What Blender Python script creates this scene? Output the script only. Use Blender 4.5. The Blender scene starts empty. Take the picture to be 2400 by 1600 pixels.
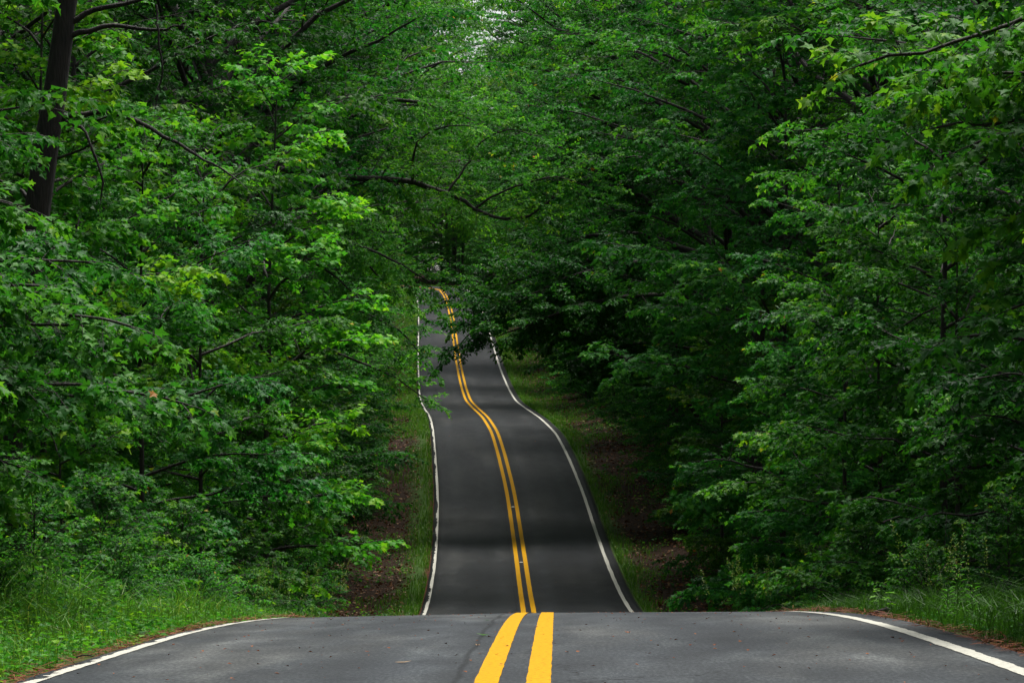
import bpy, math, random
import numpy as np
from mathutils import Matrix, Vector

S = bpy.context.scene
COL = S.collection
random.seed(7)
RNG = np.random.default_rng(7)
R = math.radians

# ------------------------------------------------------------------ camera
EYE = 1.5
FPX = 9000.0          # focal length in pixels of the 2400 px wide photograph
YH = 990.0            # image row of the eye level
cam_d = bpy.data.cameras.new('camera')
cam = bpy.data.objects.new('camera', cam_d)
COL.objects.link(cam)
cam.location = (0, 0, EYE)
cam.rotation_euler = (R(90), 0, 0)
cam_d.sensor_width = 36.0
cam_d.lens = 36.0 * FPX / 2400.0
cam_d.shift_y = (YH - 800.0) / 2400.0
cam_d.clip_start = 0.5
cam_d.clip_end = 6000
S.camera = cam

# ------------------------------------------------------------------ sky, sun, exposure
W = bpy.data.worlds.new('World')
S.world = W
W.use_nodes = True
nt = W.node_tree
nt.nodes.clear()
sky = nt.nodes.new('ShaderNodeTexSky')
sky.sky_type = 'NISHITA'
sky.sun_disc = False
sky.sun_elevation = R(68)
sky.sun_rotation = R(26)
sky.air_density = 1.0
sky.dust_density = 4.0
hsv = nt.nodes.new('ShaderNodeHueSaturation')
hsv.inputs['Saturation'].default_value = 0.35
bg = nt.nodes.new('ShaderNodeBackground')
bg.inputs['Strength'].default_value = 0.062
wo = nt.nodes.new('ShaderNodeOutputWorld')
nt.links.new(sky.outputs[0], hsv.inputs['Color'])
nt.links.new(hsv.outputs[0], bg.inputs['Color'])
nt.links.new(bg.outputs[0], wo.inputs['Surface'])

sun_d = bpy.data.lights.new('sun', 'SUN')
sun_d.energy = 1.5
sun_d.angle = R(26)
sun_d.color = (1.0, 0.97, 0.92)
sun = bpy.data.objects.new('sun', sun_d)
COL.objects.link(sun)
_sd = Vector((math.sin(R(26)) * math.cos(R(68)), math.cos(R(26)) * math.cos(R(68)), math.sin(R(68))))
sun.rotation_euler = _sd.to_track_quat('Z', 'Y').to_euler()

S.view_settings.view_transform = 'Standard'
S.view_settings.look = 'None'
S.view_settings.gamma = 1.0
S.view_settings.use_curve_mapping = False
S.view_settings.exposure = 1.9
S.render.engine = 'CYCLES'
cy = S.cycles
cy.max_bounces = 6
cy.diffuse_bounces = 3
cy.glossy_bounces = 2
cy.transmission_bounces = 4
cy.transparent_max_bounces = 4
cy.caustics_reflective = False
cy.caustics_refractive = False
cy.use_denoising = True

# ------------------------------------------------------------------ helpers
def tag(o, label=None, cat=None, group=None, kind=None):
    if label: o['label'] = label
    if cat: o['category'] = cat
    if group: o['group'] = group
    if kind: o['kind'] = kind
    return o

def mk_mesh(name, V, F, mats, tint=None, smooth=False, midx=None, attrs=None):
    """V (n,3); F (m,3) or (m,4) index array"""
    V = np.asarray(V, np.float32); F = np.asarray(F, np.int32)
    me = bpy.data.meshes.new(name)
    k = F.shape[1]
    me.vertices.add(len(V)); me.vertices.foreach_set('co', V.ravel())
    me.loops.add(F.size); me.loops.foreach_set('vertex_index', F.ravel())
    me.polygons.add(len(F))
    me.polygons.foreach_set('loop_start', np.arange(0, F.size, k, dtype=np.int32))
    me.polygons.foreach_set('loop_total', np.full(len(F), k, np.int32))
    me.polygons.foreach_set('use_smooth', np.full(len(F), smooth, bool))
    for m in (mats if isinstance(mats, (list, tuple)) else [mats]):
        me.materials.append(m)
    if midx is not None:
        me.polygons.foreach_set('material_index', np.asarray(midx, np.int32))
    if tint is not None:
        a = me.attributes.new('tint', 'FLOAT', 'FACE'); a.data.foreach_set('value', np.asarray(tint, np.float32))
    for an, av in (attrs or {}).items():
        a = me.attributes.new(an, 'FLOAT', 'POINT'); a.data.foreach_set('value', np.asarray(av, np.float32))
    me.update(calc_edges=True)
    return me

def link(name, me, parent=None):
    o = bpy.data.objects.new(name, me)
    COL.objects.link(o)
    if parent is not None: o.parent = parent
    return o

def norm(a):
    return a / np.maximum(np.linalg.norm(a, axis=-1, keepdims=True), 1e-9)

UP = np.array([0., 0., 1.])

# ------------------------------------------------------------------ materials
def new_mat(name):
    m = bpy.data.materials.new(name); m.use_nodes = True
    n = m.node_tree; n.nodes.clear()
    out = n.nodes.new('ShaderNodeOutputMaterial')
    return m, n, out

def N(n, t, **kw):
    x = n.nodes.new(t)
    for k, v in kw.items():
        if k.startswith('i_'): x.inputs[int(k[2:])].default_value = v
        else: setattr(x, k, v)
    return x

def ramp(n, stops, interp='LINEAR'):
    r = n.nodes.new('ShaderNodeValToRGB')
    r.color_ramp.interpolation = interp
    e = r.color_ramp.elements
    while len(e) < len(stops): e.new(0.5)
    for el, (p, c) in zip(e, stops):
        el.position = p; el.color = (*c, 1)
    return r

def leaf_mat(name, stops, trans=0.40, rough=0.5, spec=0.09, tsat=(1.35, 1.5, 0.7)):
    m, n, out = new_mat(name)
    at = N(n, 'ShaderNodeAttribute'); at.attribute_name = 'tint'
    rp = ramp(n, stops)
    n.links.new(at.outputs['Fac'], rp.inputs[0])
    oi = N(n, 'ShaderNodeObjectInfo')
    mul = N(n, 'ShaderNodeMix', data_type='RGBA', blend_type='MULTIPLY'); mul.inputs['Factor'].default_value = 1
    n.links.new(rp.outputs[0], mul.inputs['A']); n.links.new(oi.outputs['Color'], mul.inputs['B'])
    p = N(n, 'ShaderNodeBsdfPrincipled')
    p.inputs['Roughness'].default_value = rough
    p.inputs['Specular IOR Level'].default_value = spec
    n.links.new(mul.outputs['Result'], p.inputs['Base Color'])
    tr = N(n, 'ShaderNodeBsdfTranslucent')
    m2 = N(n, 'ShaderNodeMix', data_type='RGBA', blend_type='MULTIPLY'); m2.inputs['Factor'].default_value = 1
    m2.inputs['B'].default_value = (*tsat, 1)
    n.links.new(mul.outputs['Result'], m2.inputs['A']); n.links.new(m2.outputs['Result'], tr.inputs['Color'])
    mx = N(n, 'ShaderNodeMixShader'); mx.inputs[0].default_value = trans
    n.links.new(p.outputs[0], mx.inputs[1]); n.links.new(tr.outputs[0], mx.inputs[2])
    n.links.new(mx.outputs[0], out.inputs['Surface'])
    return m

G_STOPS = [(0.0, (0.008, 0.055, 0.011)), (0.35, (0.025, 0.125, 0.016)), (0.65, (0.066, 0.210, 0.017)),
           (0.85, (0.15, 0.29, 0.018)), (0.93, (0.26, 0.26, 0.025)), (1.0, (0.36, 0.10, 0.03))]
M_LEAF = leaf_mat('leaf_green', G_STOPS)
M_GRASS = leaf_mat('grass_green', [(0.0, (0.03, 0.085, 0.012)), (0.5, (0.06, 0.16, 0.02)), (0.85, (0.12, 0.22, 0.035)), (1.0, (0.24, 0.22, 0.09))], 0.35, 0.4)
M_LITTER = leaf_mat('dry_leaf', [(0.0, (0.035, 0.012, 0.005)), (0.5, (0.11, 0.040, 0.016)), (0.85, (0.20, 0.095, 0.040)), (1.0, (0.30, 0.20, 0.11))], 0.1, 0.6, 0.12, (1, 1, 1))
M_NEEDLE = leaf_mat('pine_needle', [(0.0, (0.05, 0.013, 0.005)), (0.6, (0.14, 0.037, 0.011)), (1.0, (0.26, 0.09, 0.03))], 0.05, 0.6, 0.08, (1, 1, 1))

def bark_mat(name, c0, c1, sc=1.0):
    m, n, out = new_mat(name)
    tc = N(n, 'ShaderNodeTexCoord')
    mp = N(n, 'ShaderNodeMapping'); mp.inputs['Scale'].default_value = (14 * sc, 14 * sc, 2.6 * sc)
    n.links.new(tc.outputs['Object'], mp.inputs[0])
    no = N(n, 'ShaderNodeTexNoise'); no.inputs['Scale'].default_value = 1.0; no.inputs['Detail'].default_value = 5
    vo = N(n, 'ShaderNodeTexVoronoi', feature='DISTANCE_TO_EDGE'); vo.inputs['Scale'].default_value = 1.3
    n.links.new(mp.outputs[0], no.inputs['Vector']); n.links.new(mp.outputs[0], vo.inputs['Vector'])
    rp = ramp(n, [(0.3, c0), (0.7, c1)])
    n.links.new(no.outputs[0], rp.inputs[0])
    ad = N(n, 'ShaderNodeMath', operation='ADD')
    n.links.new(no.outputs[0], ad.inputs[0]); n.links.new(vo.outputs[0], ad.inputs[1])
    bm = N(n, 'ShaderNodeBump'); bm.inputs['Strength'].default_value = 0.8; bm.inputs['Distance'].default_value = 0.03
    n.links.new(ad.outputs[0], bm.inputs['Height'])
    p = N(n, 'ShaderNodeBsdfPrincipled'); p.inputs['Roughness'].default_value = 0.85
    n.links.new(rp.outputs[0], p.inputs['Base Color']); n.links.new(bm.outputs[0], p.inputs['Normal'])
    n.links.new(p.outputs[0], out.inputs['Surface'])
    return m
M_BARK = bark_mat('bark', (0.010, 0.008, 0.007), (0.036, 0.029, 0.024))
M_BARK_PINE = bark_mat('bark_dark', (0.005, 0.0035, 0.003), (0.022, 0.015, 0.012))

# ------------------------------------------------------------------ road line
def spline(xs, ys, xq, sig):
    """piecewise linear through the table, then smoothed with a gaussian of sigma sig metres"""
    d = 0.5
    g = np.arange(xs[0] - 60, xs[-1] + 60, d)
    v = np.interp(g, xs, ys)
    s0 = (ys[1] - ys[0]) / (xs[1] - xs[0]); s1 = (ys[-1] - ys[-2]) / (xs[-1] - xs[-2])
    v = np.where(g < xs[0], ys[0] + s0 * (g - xs[0]), v); v = np.where(g > xs[-1], ys[-1] + s1 * (g - xs[-1]), v)
    k = np.arange(-int(3 * sig / d), int(3 * sig / d) + 1) * d
    w = np.exp(-0.5 * (k / sig) ** 2); w /= w.sum()
    vv = np.convolve(np.pad(v, len(k) // 2, mode='edge'), w, mode='valid')
    return np.interp(xq, g, vv)

Z_T = np.array([(-60, -.6), (0, -1.18), (22, -1.49), (33, -1.75), (39, -1.96), (44, -2.18), (49, -2.41), (54, -2.72), (60, -3.08), (70, -3.75), (80, -4.42),
                (90, -5.0), (100, -5.4), (112.5, -5.56), (122, -5.44), (134.6, -4.94), (147.6, -4.06), (159.6, -2.90), (175, -1.47),
                (190, -.45), (212, .32), (226, .80), (244, 1.40), (260, 2.32), (279, 3.58), (295, 4.92), (319, 6.98), (343, 9.07),
                (378, 11.5), (400, 13.2), (430, 15.0), (450, 16.2), (480, 17.6), (540, 18.6)])
X_T = np.array([(-60, -.9), (0, -.28), (22, 0.0), (47.7, .30), (80, .44), (112.5, .50), (134.6, .33), (147.6, .16), (159.6, -.05), (175, -.47),
                (190, -.86), (212, -1.48), (226, -2.1), (244, -2.79), (260, -3.26), (279, -3.75), (295, -4.18), (319, -4.75), (343, -5.3), (378, -6.2),
                (400, -6.95), (425, -7.9)])
ys = np.arange(-60, 420, 0.5)
cx = spline(X_T[:, 0], X_T[:, 1], ys, 4.0)
pts = [(x, y) for x, y in zip(cx, ys)]
hd = math.atan2(cx[-1] - cx[-2], 0.5)          # heading, 0 = +y
x, y = pts[-1]
while hd > -R(115):                             # the bend to the left at the top of the hill
    x += 0.5 * math.sin(hd); y += 0.5 * math.cos(hd); hd -= 0.5 / 58.0
    pts.append((x, y))
CL = np.array(pts)
SL = np.concatenate([[0], np.cumsum(np.linalg.norm(np.diff(CL, axis=0), axis=1))]) - 60.0
ZL = spline(Z_T[:, 0], Z_T[:, 1], SL, 4.0) + EYE
# the short sharp crest in front is smoothed less
_zn = spline(Z_T[:, 0], Z_T[:, 1], SL, 2.5) + EYE
ZL = np.where(SL < 70, _zn, ZL)
TL = norm(np.gradient(CL, axis=0)); NL = np.stack([TL[:, 1], -TL[:, 0]], 1)     # right-hand normal
def bank(s):
    return np.interp(s, [30, 50, 75, 110, 200, 260, 420, 470], [0.020, 0.012, 0.0, 0.0, -0.01, 0.0, 0.0, 0.02])
def road_z(s, off):
    return np.interp(s, SL, ZL) + off * bank(s) - 0.008 * np.abs(off)
def road_pt(s, off, dz=0.0):
    s = np.asarray(s, float); off = np.asarray(off, float)
    px = np.interp(s, SL, CL[:, 0]) + off * np.interp(s, SL, NL[:, 0])
    py = np.interp(s, SL, CL[:, 1]) + off * np.interp(s, SL, NL[:, 1])
    return np.stack([px, py, road_z(s, off) + dz], -1)

def wob(x, y):
    return (np.sin(x * .9 + y * .31) * np.sin(y * .53 - x * .4) + .6 * np.sin(x * 2.1 - y * 1.3) * np.sin(y * 1.7 + 1.0))
def locate(x, y):
    x = np.atleast_1d(np.asarray(x, float)); y = np.atleast_1d(np.asarray(y, float))
    s = np.empty_like(x); off = np.empty_like(x)
    C = CL[::2]; Sx = SL[::2]; Nn = NL[::2]
    for a in range(0, len(x), 4000):
        b = slice(a, a + 4000)
        d2 = (x[b, None] - C[None, :, 0]) ** 2 + (y[b, None] - C[None, :, 1]) ** 2
        i = d2.argmin(1)
        dx = x[b] - C[i, 0]; dy = y[b] - C[i, 1]
        off[b] = dx * Nn[i, 0] + dy * Nn[i, 1]
        s[b] = Sx[i] + dx * -Nn[i, 1] + dy * Nn[i, 0]
        dist = np.sqrt(d2[np.arange(len(i)), i]); off[b] = np.sign(off[b]) * dist
    return s, off
def ground_z(x, y, s=None, off=None):
    x = np.atleast_1d(np.asarray(x, float)); y = np.atleast_1d(np.asarray(y, float))
    if s is None: s, off = locate(x, y)
    a = np.abs(off)
    sh = np.interp(a, [0, 3.0, 3.25, 3.7, 4.6, 6.2, 10, 60, 200, 2000], [-.10, -.10, -.05, -.07, -.22, -.02, .22, 2.6, 5, 25])
    base = np.interp(s, SL, ZL) + np.clip(off, -4, 4) * bank(s) - 0.008 * np.minimum(a, 3.5)
    return base + sh + wob(x, y) * 0.05 * np.clip((a - 3.3) / 2.5, 0, 1)

# ------------------------------------------------------------------ ground
def ground_mat():
    m, n, out = new_mat('forest_ground')
    at = N(n, 'ShaderNodeAttribute'); at.attribute_name = 'off'
    tc = N(n, 'ShaderNodeTexCoord')
    n1 = N(n, 'ShaderNodeTexNoise'); n1.inputs['Scale'].default_value = 0.6; n1.inputs['Detail'].default_value = 4
    n2 = N(n, 'ShaderNodeTexNoise'); n2.inputs['Scale'].default_value = 14; n2.inputs['Detail'].default_value = 6
    n.links.new(tc.outputs['Object'], n1.inputs[0]); n.links.new(tc.outputs['Object'], n2.inputs[0])
    ltr = ramp(n, [(0.3, (0.008, 0.005, 0.003)), (0.55, (0.022, 0.012, 0.007)), (0.75, (0.055, 0.032, 0.018))])
    grn = ramp(n, [(0.3, (0.02, 0.045, 0.010)), (0.7, (0.05, 0.10, 0.018))])
    n.links.new(n2.outputs[0], ltr.inputs[0]); n.links.new(n2.outputs[0], grn.inputs[0])
    # a strip of grass beside the asphalt, leaf litter under the trees
    ad = N(n, 'ShaderNodeMath', operation='MULTIPLY_ADD'); ad.inputs[1].default_value = 1.6; ad.inputs[2].default_value = -0.8
    n.links.new(n1.outputs[0], ad.inputs[0])
    sm = N(n, 'ShaderNodeMath', operation='ADD'); n.links.new(at.outputs['Fac'], sm.inputs[0]); n.links.new(ad.outputs[0], sm.inputs[1])
    mr = N(n, 'ShaderNodeMapRange'); mr.inputs['From Min'].default_value = 3.6; mr.inputs['From Max'].default_value = 4.3
    n.links.new(sm.outputs[0], mr.inputs[0])
    mx = N(n, 'ShaderNodeMix', data_type='RGBA'); n.links.new(mr.outputs[0], mx.inputs['Factor'])
    n.links.new(grn.outputs[0], mx.inputs['A']); n.links.new(ltr.outputs[0], mx.inputs['B'])
    # red needles right against the asphalt
    m3 = N(n, 'ShaderNodeMapRange'); m3.inputs['From Min'].default_value = 3.3; m3.inputs['From Max'].default_value = 3.45
    n.links.new(at.outputs['Fac'], m3.inputs[0])
    red = ramp(n, [(0.3, (0.025, 0.014, 0.008)), (0.7, (0.09, 0.034, 0.016))]); n.links.new(n2.outputs[0], red.inputs[0])
    mx2 = N(n, 'ShaderNodeMix', data_type='RGBA'); n.links.new(m3.outputs[0], mx2.inputs['Factor'])
    n.links.new(red.outputs[0], mx2.inputs['A']); n.links.new(mx.outputs['Result'], mx2.inputs['B'])
    bm = N(n, 'ShaderNodeBump'); bm.inputs['Strength'].default_value = 0.7; bm.inputs['Distance'].default_value = 0.05
    n.links.new(n2.outputs[0], bm.inputs['Height'])
    p = N(n, 'ShaderNodeBsdfPrincipled'); p.inputs['Roughness'].default_value = 0.95; p.inputs['Specular IOR Level'].default_value = .08
    n.links.new(mx2.outputs['Result'], p.inputs['Base Color']); n.links.new(bm.outputs[0], p.inputs['Normal'])
    n.links.new(p.outputs[0], out.inputs['Surface'])
    return m

def grid_mesh(xs, ys_):
    X, Y = np.meshgrid(xs, ys_)
    nx, ny = len(xs), len(ys_)
    i = np.arange(nx * ny).reshape(ny, nx)
    F = np.stack([i[:-1, :-1], i[:-1, 1:], i[1:, 1:], i[1:, :-1]], -1).reshape(-1, 4)
    return X.ravel(), Y.ravel(), F
gx = np.concatenate([[-3000, -1500, -700, -350, -180, -110, -80, -60], np.arange(-48, -18, 3), np.arange(-18, 14, 0.4), np.arange(14, 48, 3), [50, 65, 85, 110, 180, 350, 700, 1500, 3000]])
gy = np.concatenate([[-1500, -600, -250, -120, -70], np.arange(-58, 520, 1.5), [530, 550, 580, 650, 800, 1200, 2000, 3200]])
X, Y, F = grid_mesh(gx, gy)
gs, go = locate(X, Y)
Z = ground_z(X, Y, gs, go)
me = mk_mesh('ground', np.stack([X, Y, Z], 1), F, ground_mat(), smooth=True, attrs={'off': np.abs(go)})
tag(link('ground', me), kind='structure')

# ------------------------------------------------------------------ road
def asphalt_mat():
    m, n, out = new_mat('asphalt')
    uv = N(n, 'ShaderNodeUVMap'); uv.uv_map = 'UVMap'
    def noise(sx, sy, det=4, rough=.55):
        mp = N(n, 'ShaderNodeMapping'); mp.inputs['Scale'].default_value = (sx, sy, 1)
        t = N(n, 'ShaderNodeTexNoise'); t.inputs['Scale'].default_value = 1; t.inputs['Detail'].default_value = det; t.inputs['Roughness'].default_value = rough
        n.links.new(uv.outputs[0], mp.inputs[0]); n.links.new(mp.outputs[0], t.inputs[0]); return t
    big = noise(.55, .09, 5)
    mid = noise(2.2, .5, 5)
    fine = noise(38, 7, 4, .8)
    stones = N(n, 'ShaderNodeTexVoronoi'); stones.inputs['Scale'].default_value = 90
    n.links.new(uv.outputs[0], stones.inputs['Vector'])
    c1 = ramp(n, [(0.3, (0.0068, 0.0080, 0.0098)), (0.5, (0.0115, 0.0130, 0.0145)), (0.72, (0.026, 0.0268, 0.0262))])
    n.links.new(big.outputs[0], c1.inputs[0])
    c2 = ramp(n, [(0.3, (0.6, 0.6, 0.6)), (0.55, (1, 1, 1)), (0.7, (1.5, 1.5, 1.46))]); n.links.new(mid.outputs[0], c2.inputs[0])
    c3 = ramp(n, [(0.25, (0.35, 0.35, 0.35)), (0.48, (.9, .9, .9)), (0.75, (2.4, 2.36, 2.2))]); n.links.new(fine.outputs[0], c3.inputs[0])
    a = N(n, 'ShaderNodeMix', data_type='RGBA', blend_type='MULTIPLY'); a.inputs['Factor'].default_value = 1
    n.links.new(c1.outputs[0], a.inputs['A']); n.links.new(c2.outputs[0], a.inputs['B'])
    b = N(n, 'ShaderNodeMix', data_type='RGBA', blend_type='MULTIPLY'); b.inputs['Factor'].default_value = .95
    n.links.new(a.outputs['Result'], b.inputs['A']); n.links.new(c3.outputs[0], b.inputs['B'])
    # the lengthwise paving joint left of the yellow lines
    sp = N(n, 'ShaderNodeSeparateXYZ'); n.links.new(uv.outputs[0], sp.inputs[0])
    wv = N(n, 'ShaderNodeMath', operation='MULTIPLY_ADD'); wv.inputs[1].default_value = .10; wv.inputs[2].default_value = .30
    n.links.new(mid.outputs[0], wv.inputs[0])
    j = N(n, 'ShaderNodeMath', operation='ADD'); n.links.new(sp.outputs[0], j.inputs[0]); n.links.new(wv.outputs[0], j.inputs[1])
    ab = N(n, 'ShaderNodeMath', operation='ABSOLUTE'); n.links.new(j.outputs[0], ab.inputs[0])
    mr = N(n, 'ShaderNodeMapRange'); mr.inputs['From Min'].default_value = .008; mr.inputs['From Max'].default_value = .03; mr.inputs['To Min'].default_value = .45; mr.inputs['To Max'].default_value = 1
    n.links.new(ab.outputs[0], mr.inputs[0])
    c = N(n, 'ShaderNodeMix', data_type='RGBA', blend_type='MULTIPLY'); c.inputs['Factor'].default_value = 1
    n.links.new(b.outputs['Result'], c.inputs['A']); n.links.new(mr.outputs[0], c.inputs['B'])
    rr = N(n, 'ShaderNodeMapRange'); rr.inputs['To Min'].default_value = .55; rr.inputs['To Max'].default_value = .75
    n.links.new(mid.outputs[0], rr.inputs[0])
    bm = N(n, 'ShaderNodeBump'); bm.inputs['Strength'].default_value = .25; bm.inputs['Distance'].default_value = .006
    n.links.new(stones.outputs['Distance'], bm.inputs['Height'])
    p = N(n, 'ShaderNodeBsdfPrincipled')
    # hairline cracks, only in places
    cm = N(n, 'ShaderNodeMapping'); cm.inputs['Scale'].default_value = (.55, .22, 1)
    n.links.new(uv.outputs[0], cm.inputs[0])
    wn = noise(3, 3, 3); wm = N(n, 'ShaderNodeMix', data_type='RGBA', blend_type='ADD'); wm.inputs['Factor'].default_value = .25
    n.links.new(cm.outputs[0], wm.inputs['A']); n.links.new(wn.outputs['Color'], wm.inputs['B'])
    cv = N(n, 'ShaderNodeTexVoronoi', feature='DISTANCE_TO_EDGE'); cv.inputs['Scale'].default_value = 1.0
    n.links.new(wm.outputs['Result'], cv.inputs['Vector'])
    cr = N(n, 'ShaderNodeMapRange'); cr.inputs['From Min'].default_value = .002; cr.inputs['From Max'].default_value = .009; cr.inputs['To Min'].default_value = .35; cr.inputs['To Max'].default_value = 1
    n.links.new(cv.outputs[0], cr.inputs[0])
    wh = noise(.25, .06, 3); wr = ramp(n, [(.5, (0, 0, 0)), (.58, (1, 1, 1))]); n.links.new(wh.outputs[0], wr.inputs[0])
    c_ = N(n, 'ShaderNodeMix', data_type='RGBA', blend_type='MULTIPLY')
    n.links.new(wr.outputs[0], c_.inputs['Factor']); n.links.new(c.outputs['Result'], c_.inputs['A']); n.links.new(cr.outputs[0], c_.inputs['B'])
    # wheel tracks, polished a little paler
    s1 = N(n, 'ShaderNodeMath', operation='ABSOLUTE'); n.links.new(sp.outputs[0], s1.inputs[0])
    s2 = N(n, 'ShaderNodeMath', operation='SUBTRACT'); s2.inputs[1].default_value = 1.5; n.links.new(s1.outputs[0], s2.inputs[0])
    s3 = N(n, 'ShaderNodeMath', operation='ABSOLUTE'); n.links.new(s2.outputs[0], s3.inputs[0])
    s4 = N(n, 'ShaderNodeMath', operation='SUBTRACT'); s4.inputs[1].default_value = .78; n.links.new(s3.outputs[0], s4.inputs[0])
    s5 = N(n, 'ShaderNodeMath', operation='ABSOLUTE'); n.links.new(s4.outputs[0], s5.inputs[0])
    s6 = N(n, 'ShaderNodeMapRange'); s6.inputs['From Min'].default_value = 0; s6.inputs['From Max'].default_value = .38; s6.inputs['To Min'].default_value = 1.28; s6.inputs['To Max'].default_value = .92
    s6.interpolation_type = 'SMOOTHSTEP'
    n.links.new(s5.outputs[0], s6.inputs[0])
    c4 = N(n, 'ShaderNodeMix', data_type='RGBA', blend_type='MULTIPLY'); c4.inputs['Factor'].default_value = .8
    n.links.new(c_.outputs['Result'], c4.inputs['A']); n.links.new(s6.outputs[0], c4.inputs['B'])
    p.inputs['Specular IOR Level'].default_value = .06
    # near hill's sky sheen painted in as paler colour, ending behind the crest
    near_sheen = N(n, 'ShaderNodeMapRange'); near_sheen.inputs['From Min'].default_value = 55; near_sheen.inputs['From Max'].default_value = 56; near_sheen.inputs['To Min'].default_value = 2.8; near_sheen.inputs['To Max'].default_value = 1
    n.links.new(sp.outputs[1], near_sheen.inputs[0])
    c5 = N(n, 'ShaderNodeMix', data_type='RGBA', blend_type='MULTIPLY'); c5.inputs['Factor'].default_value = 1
    n.links.new(c4.outputs['Result'], c5.inputs['A']); n.links.new(near_sheen.outputs[0], c5.inputs['B'])
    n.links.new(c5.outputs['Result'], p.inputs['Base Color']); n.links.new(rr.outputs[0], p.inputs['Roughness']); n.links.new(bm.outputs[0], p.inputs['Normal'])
    n.links.new(p.outputs[0], out.inputs['Surface'])
    return m

def paint_mat(name, col, wear):
    m, n, out = new_mat(name)
    uv = N(n, 'ShaderNodeUVMap'); uv.uv_map = 'UVMap'
    mp = N(n, 'ShaderNodeMapping'); mp.inputs['Scale'].default_value = (26, 12, 1)
    t = N(n, 'ShaderNodeTexNoise'); t.inputs['Scale'].default_value = 1; t.inputs['Detail'].default_value = 6; t.inputs['Roughness'].default_value = .65
    n.links.new(uv.outputs[0], mp.inputs[0]); n.links.new(mp.outputs[0], t.inputs[0])
    rp = ramp(n, [(wear - .05, tuple(c * .30 for c in col)), (wear, tuple(c * .82 for c in col)), (wear + .2, col)])
    n.links.new(t.outputs[0], rp.inputs[0])
    p = N(n, 'ShaderNodeBsdfPrincipled'); p.inputs['Roughness'].default_value = .7; p.inputs['Specular IOR Level'].default_value = .04
    bm = N(n, 'ShaderNodeBump'); bm.inputs['Strength'].default_value = .3; bm.inputs['Distance'].default_value = .004
    n.links.new(t.outputs[0], bm.inputs['Height']); n.links.new(bm.outputs[0], p.inputs['Normal'])
    n.links.new(rp.outputs[0], p.inputs['Base Color']); n.links.new(p.outputs[0], out.inputs['Surface'])
    return m

S_ALL = np.concatenate([np.arange(-50, 70, .25), np.arange(70, SL[-1] - 2, .5)])
def strip(name, s, offs, dz, mat, parent=None, jl=None, jr=None, skirt=False):
    """a ribbon along the road; offs are its lateral stations"""
    offs = np.asarray(offs, float)
    O = np.repeat(offs[None], len(s), 0)
    if jl is not None: O[:, 0] += jl
    if jr is not None: O[:, -1] += jr
    Sg = np.repeat(s[:, None], len(offs), 1)
    P = road_pt(Sg, O, dz)
    if skirt:
        P[:, 0, 2] -= .12; P[:, -1, 2] -= .12
    n0, n1 = P.shape[:2]
    i = np.arange(n0 * n1).reshape(n0, n1)
    Fq = np.stack([i[:-1, :-1], i[:-1, 1:], i[1:, 1:], i[1:, :-1]], -1).reshape(-1, 4)
    me = mk_mesh(name, P.reshape(-1, 3), Fq, mat, smooth=True)
    ul = me.uv_layers.new(name='UVMap')
    uvv = np.stack([O.ravel(), Sg.ravel()], 1)[Fq.ravel()]
    ul.data.foreach_set('uv', uvv.astype(np.float32).ravel())
    return link(name, me, parent)

def rough_noise(n, amp, seed, k=7):
    g = np.random.default_rng(seed)
    a = g.normal(0, 1, n + k * 4)
    b = np.convolve(a, np.ones(k) / k, 'same') * math.sqrt(k)
    return (0.6 * b + 0.5 * a)[k * 2:k * 2 + n] * amp

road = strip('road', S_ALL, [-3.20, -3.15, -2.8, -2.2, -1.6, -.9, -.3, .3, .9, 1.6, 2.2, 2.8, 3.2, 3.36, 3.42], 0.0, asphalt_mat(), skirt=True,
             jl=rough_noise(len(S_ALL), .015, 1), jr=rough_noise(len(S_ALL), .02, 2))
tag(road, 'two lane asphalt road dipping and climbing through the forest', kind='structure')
M_YEL = paint_mat('yellow_paint', (0.50, 0.255, 0.002), .40)
M_WHT = paint_mat('white_paint', (0.46, 0.45, 0.39), .40)
S_FINE = np.concatenate([np.arange(15, 75, .06), np.arange(75, SL[-1] - 2.5, .3)])
nf = len(S_FINE)
for off in (-.152, .152):
    strip('yellow_line', S_FINE, [off - .072, off, off + .072], .005, M_YEL, road, rough_noise(nf, .0016, 11), rough_noise(nf, .0016, 12))
strip('white_edge_line', S_FINE, [-3.075, -3.03, -2.985], .005, M_WHT, road, np.clip(rough_noise(nf, .036, 13, 9), -.012, .065), rough_noise(nf, .003, 14))
strip('white_edge_line', S_FINE, [2.965, 3.02, 3.085], .005, M_WHT, road, rough_noise(nf, .003, 15), rough_noise(nf, .006, 16))

# ------------------------------------------------------------------ leaf shapes: x right, y to the tip, z up
def fan(out, c, droop=.22, fold=.16):
    o = np.array(out, float)
    pts = np.vstack([[c], o])
    z = fold * np.abs(pts[:, 0]) - droop * pts[:, 1] ** 2
    V = np.column_stack([pts, z]); k = len(o)
    Fc = np.array([(0, 1 + i, 1 + (i + 1) % k) for i in range(k)])
    return V, Fc
def mirror(half):
    h = [p for p in half]
    return h + [(-p[0], p[1]) for p in reversed(h) if p[0] != 0]
MAPLE = fan(mirror([(0, 0), (.36, .02), (.24, .27), (.54, .52), (.19, .58), (0, 1.0)]), (0, .34))
TULIP = fan(mirror([(0, 0.02), (.36, .06), (.46, .30), (.30, .46), (.44, .84), (0, .74)]), (0, .4), .15, .12)
OAK = fan(mirror([(0, 0), (.10, .20), (.30, .30), (.12, .45), (.36, .62), (.12, .72), (0, 1.0)]), (0, .42))
OVAL = fan(mirror([(0, 0), (.24, .30), (.22, .62), (0, 1.0)]), (0, .45), .25, .25)
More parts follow.
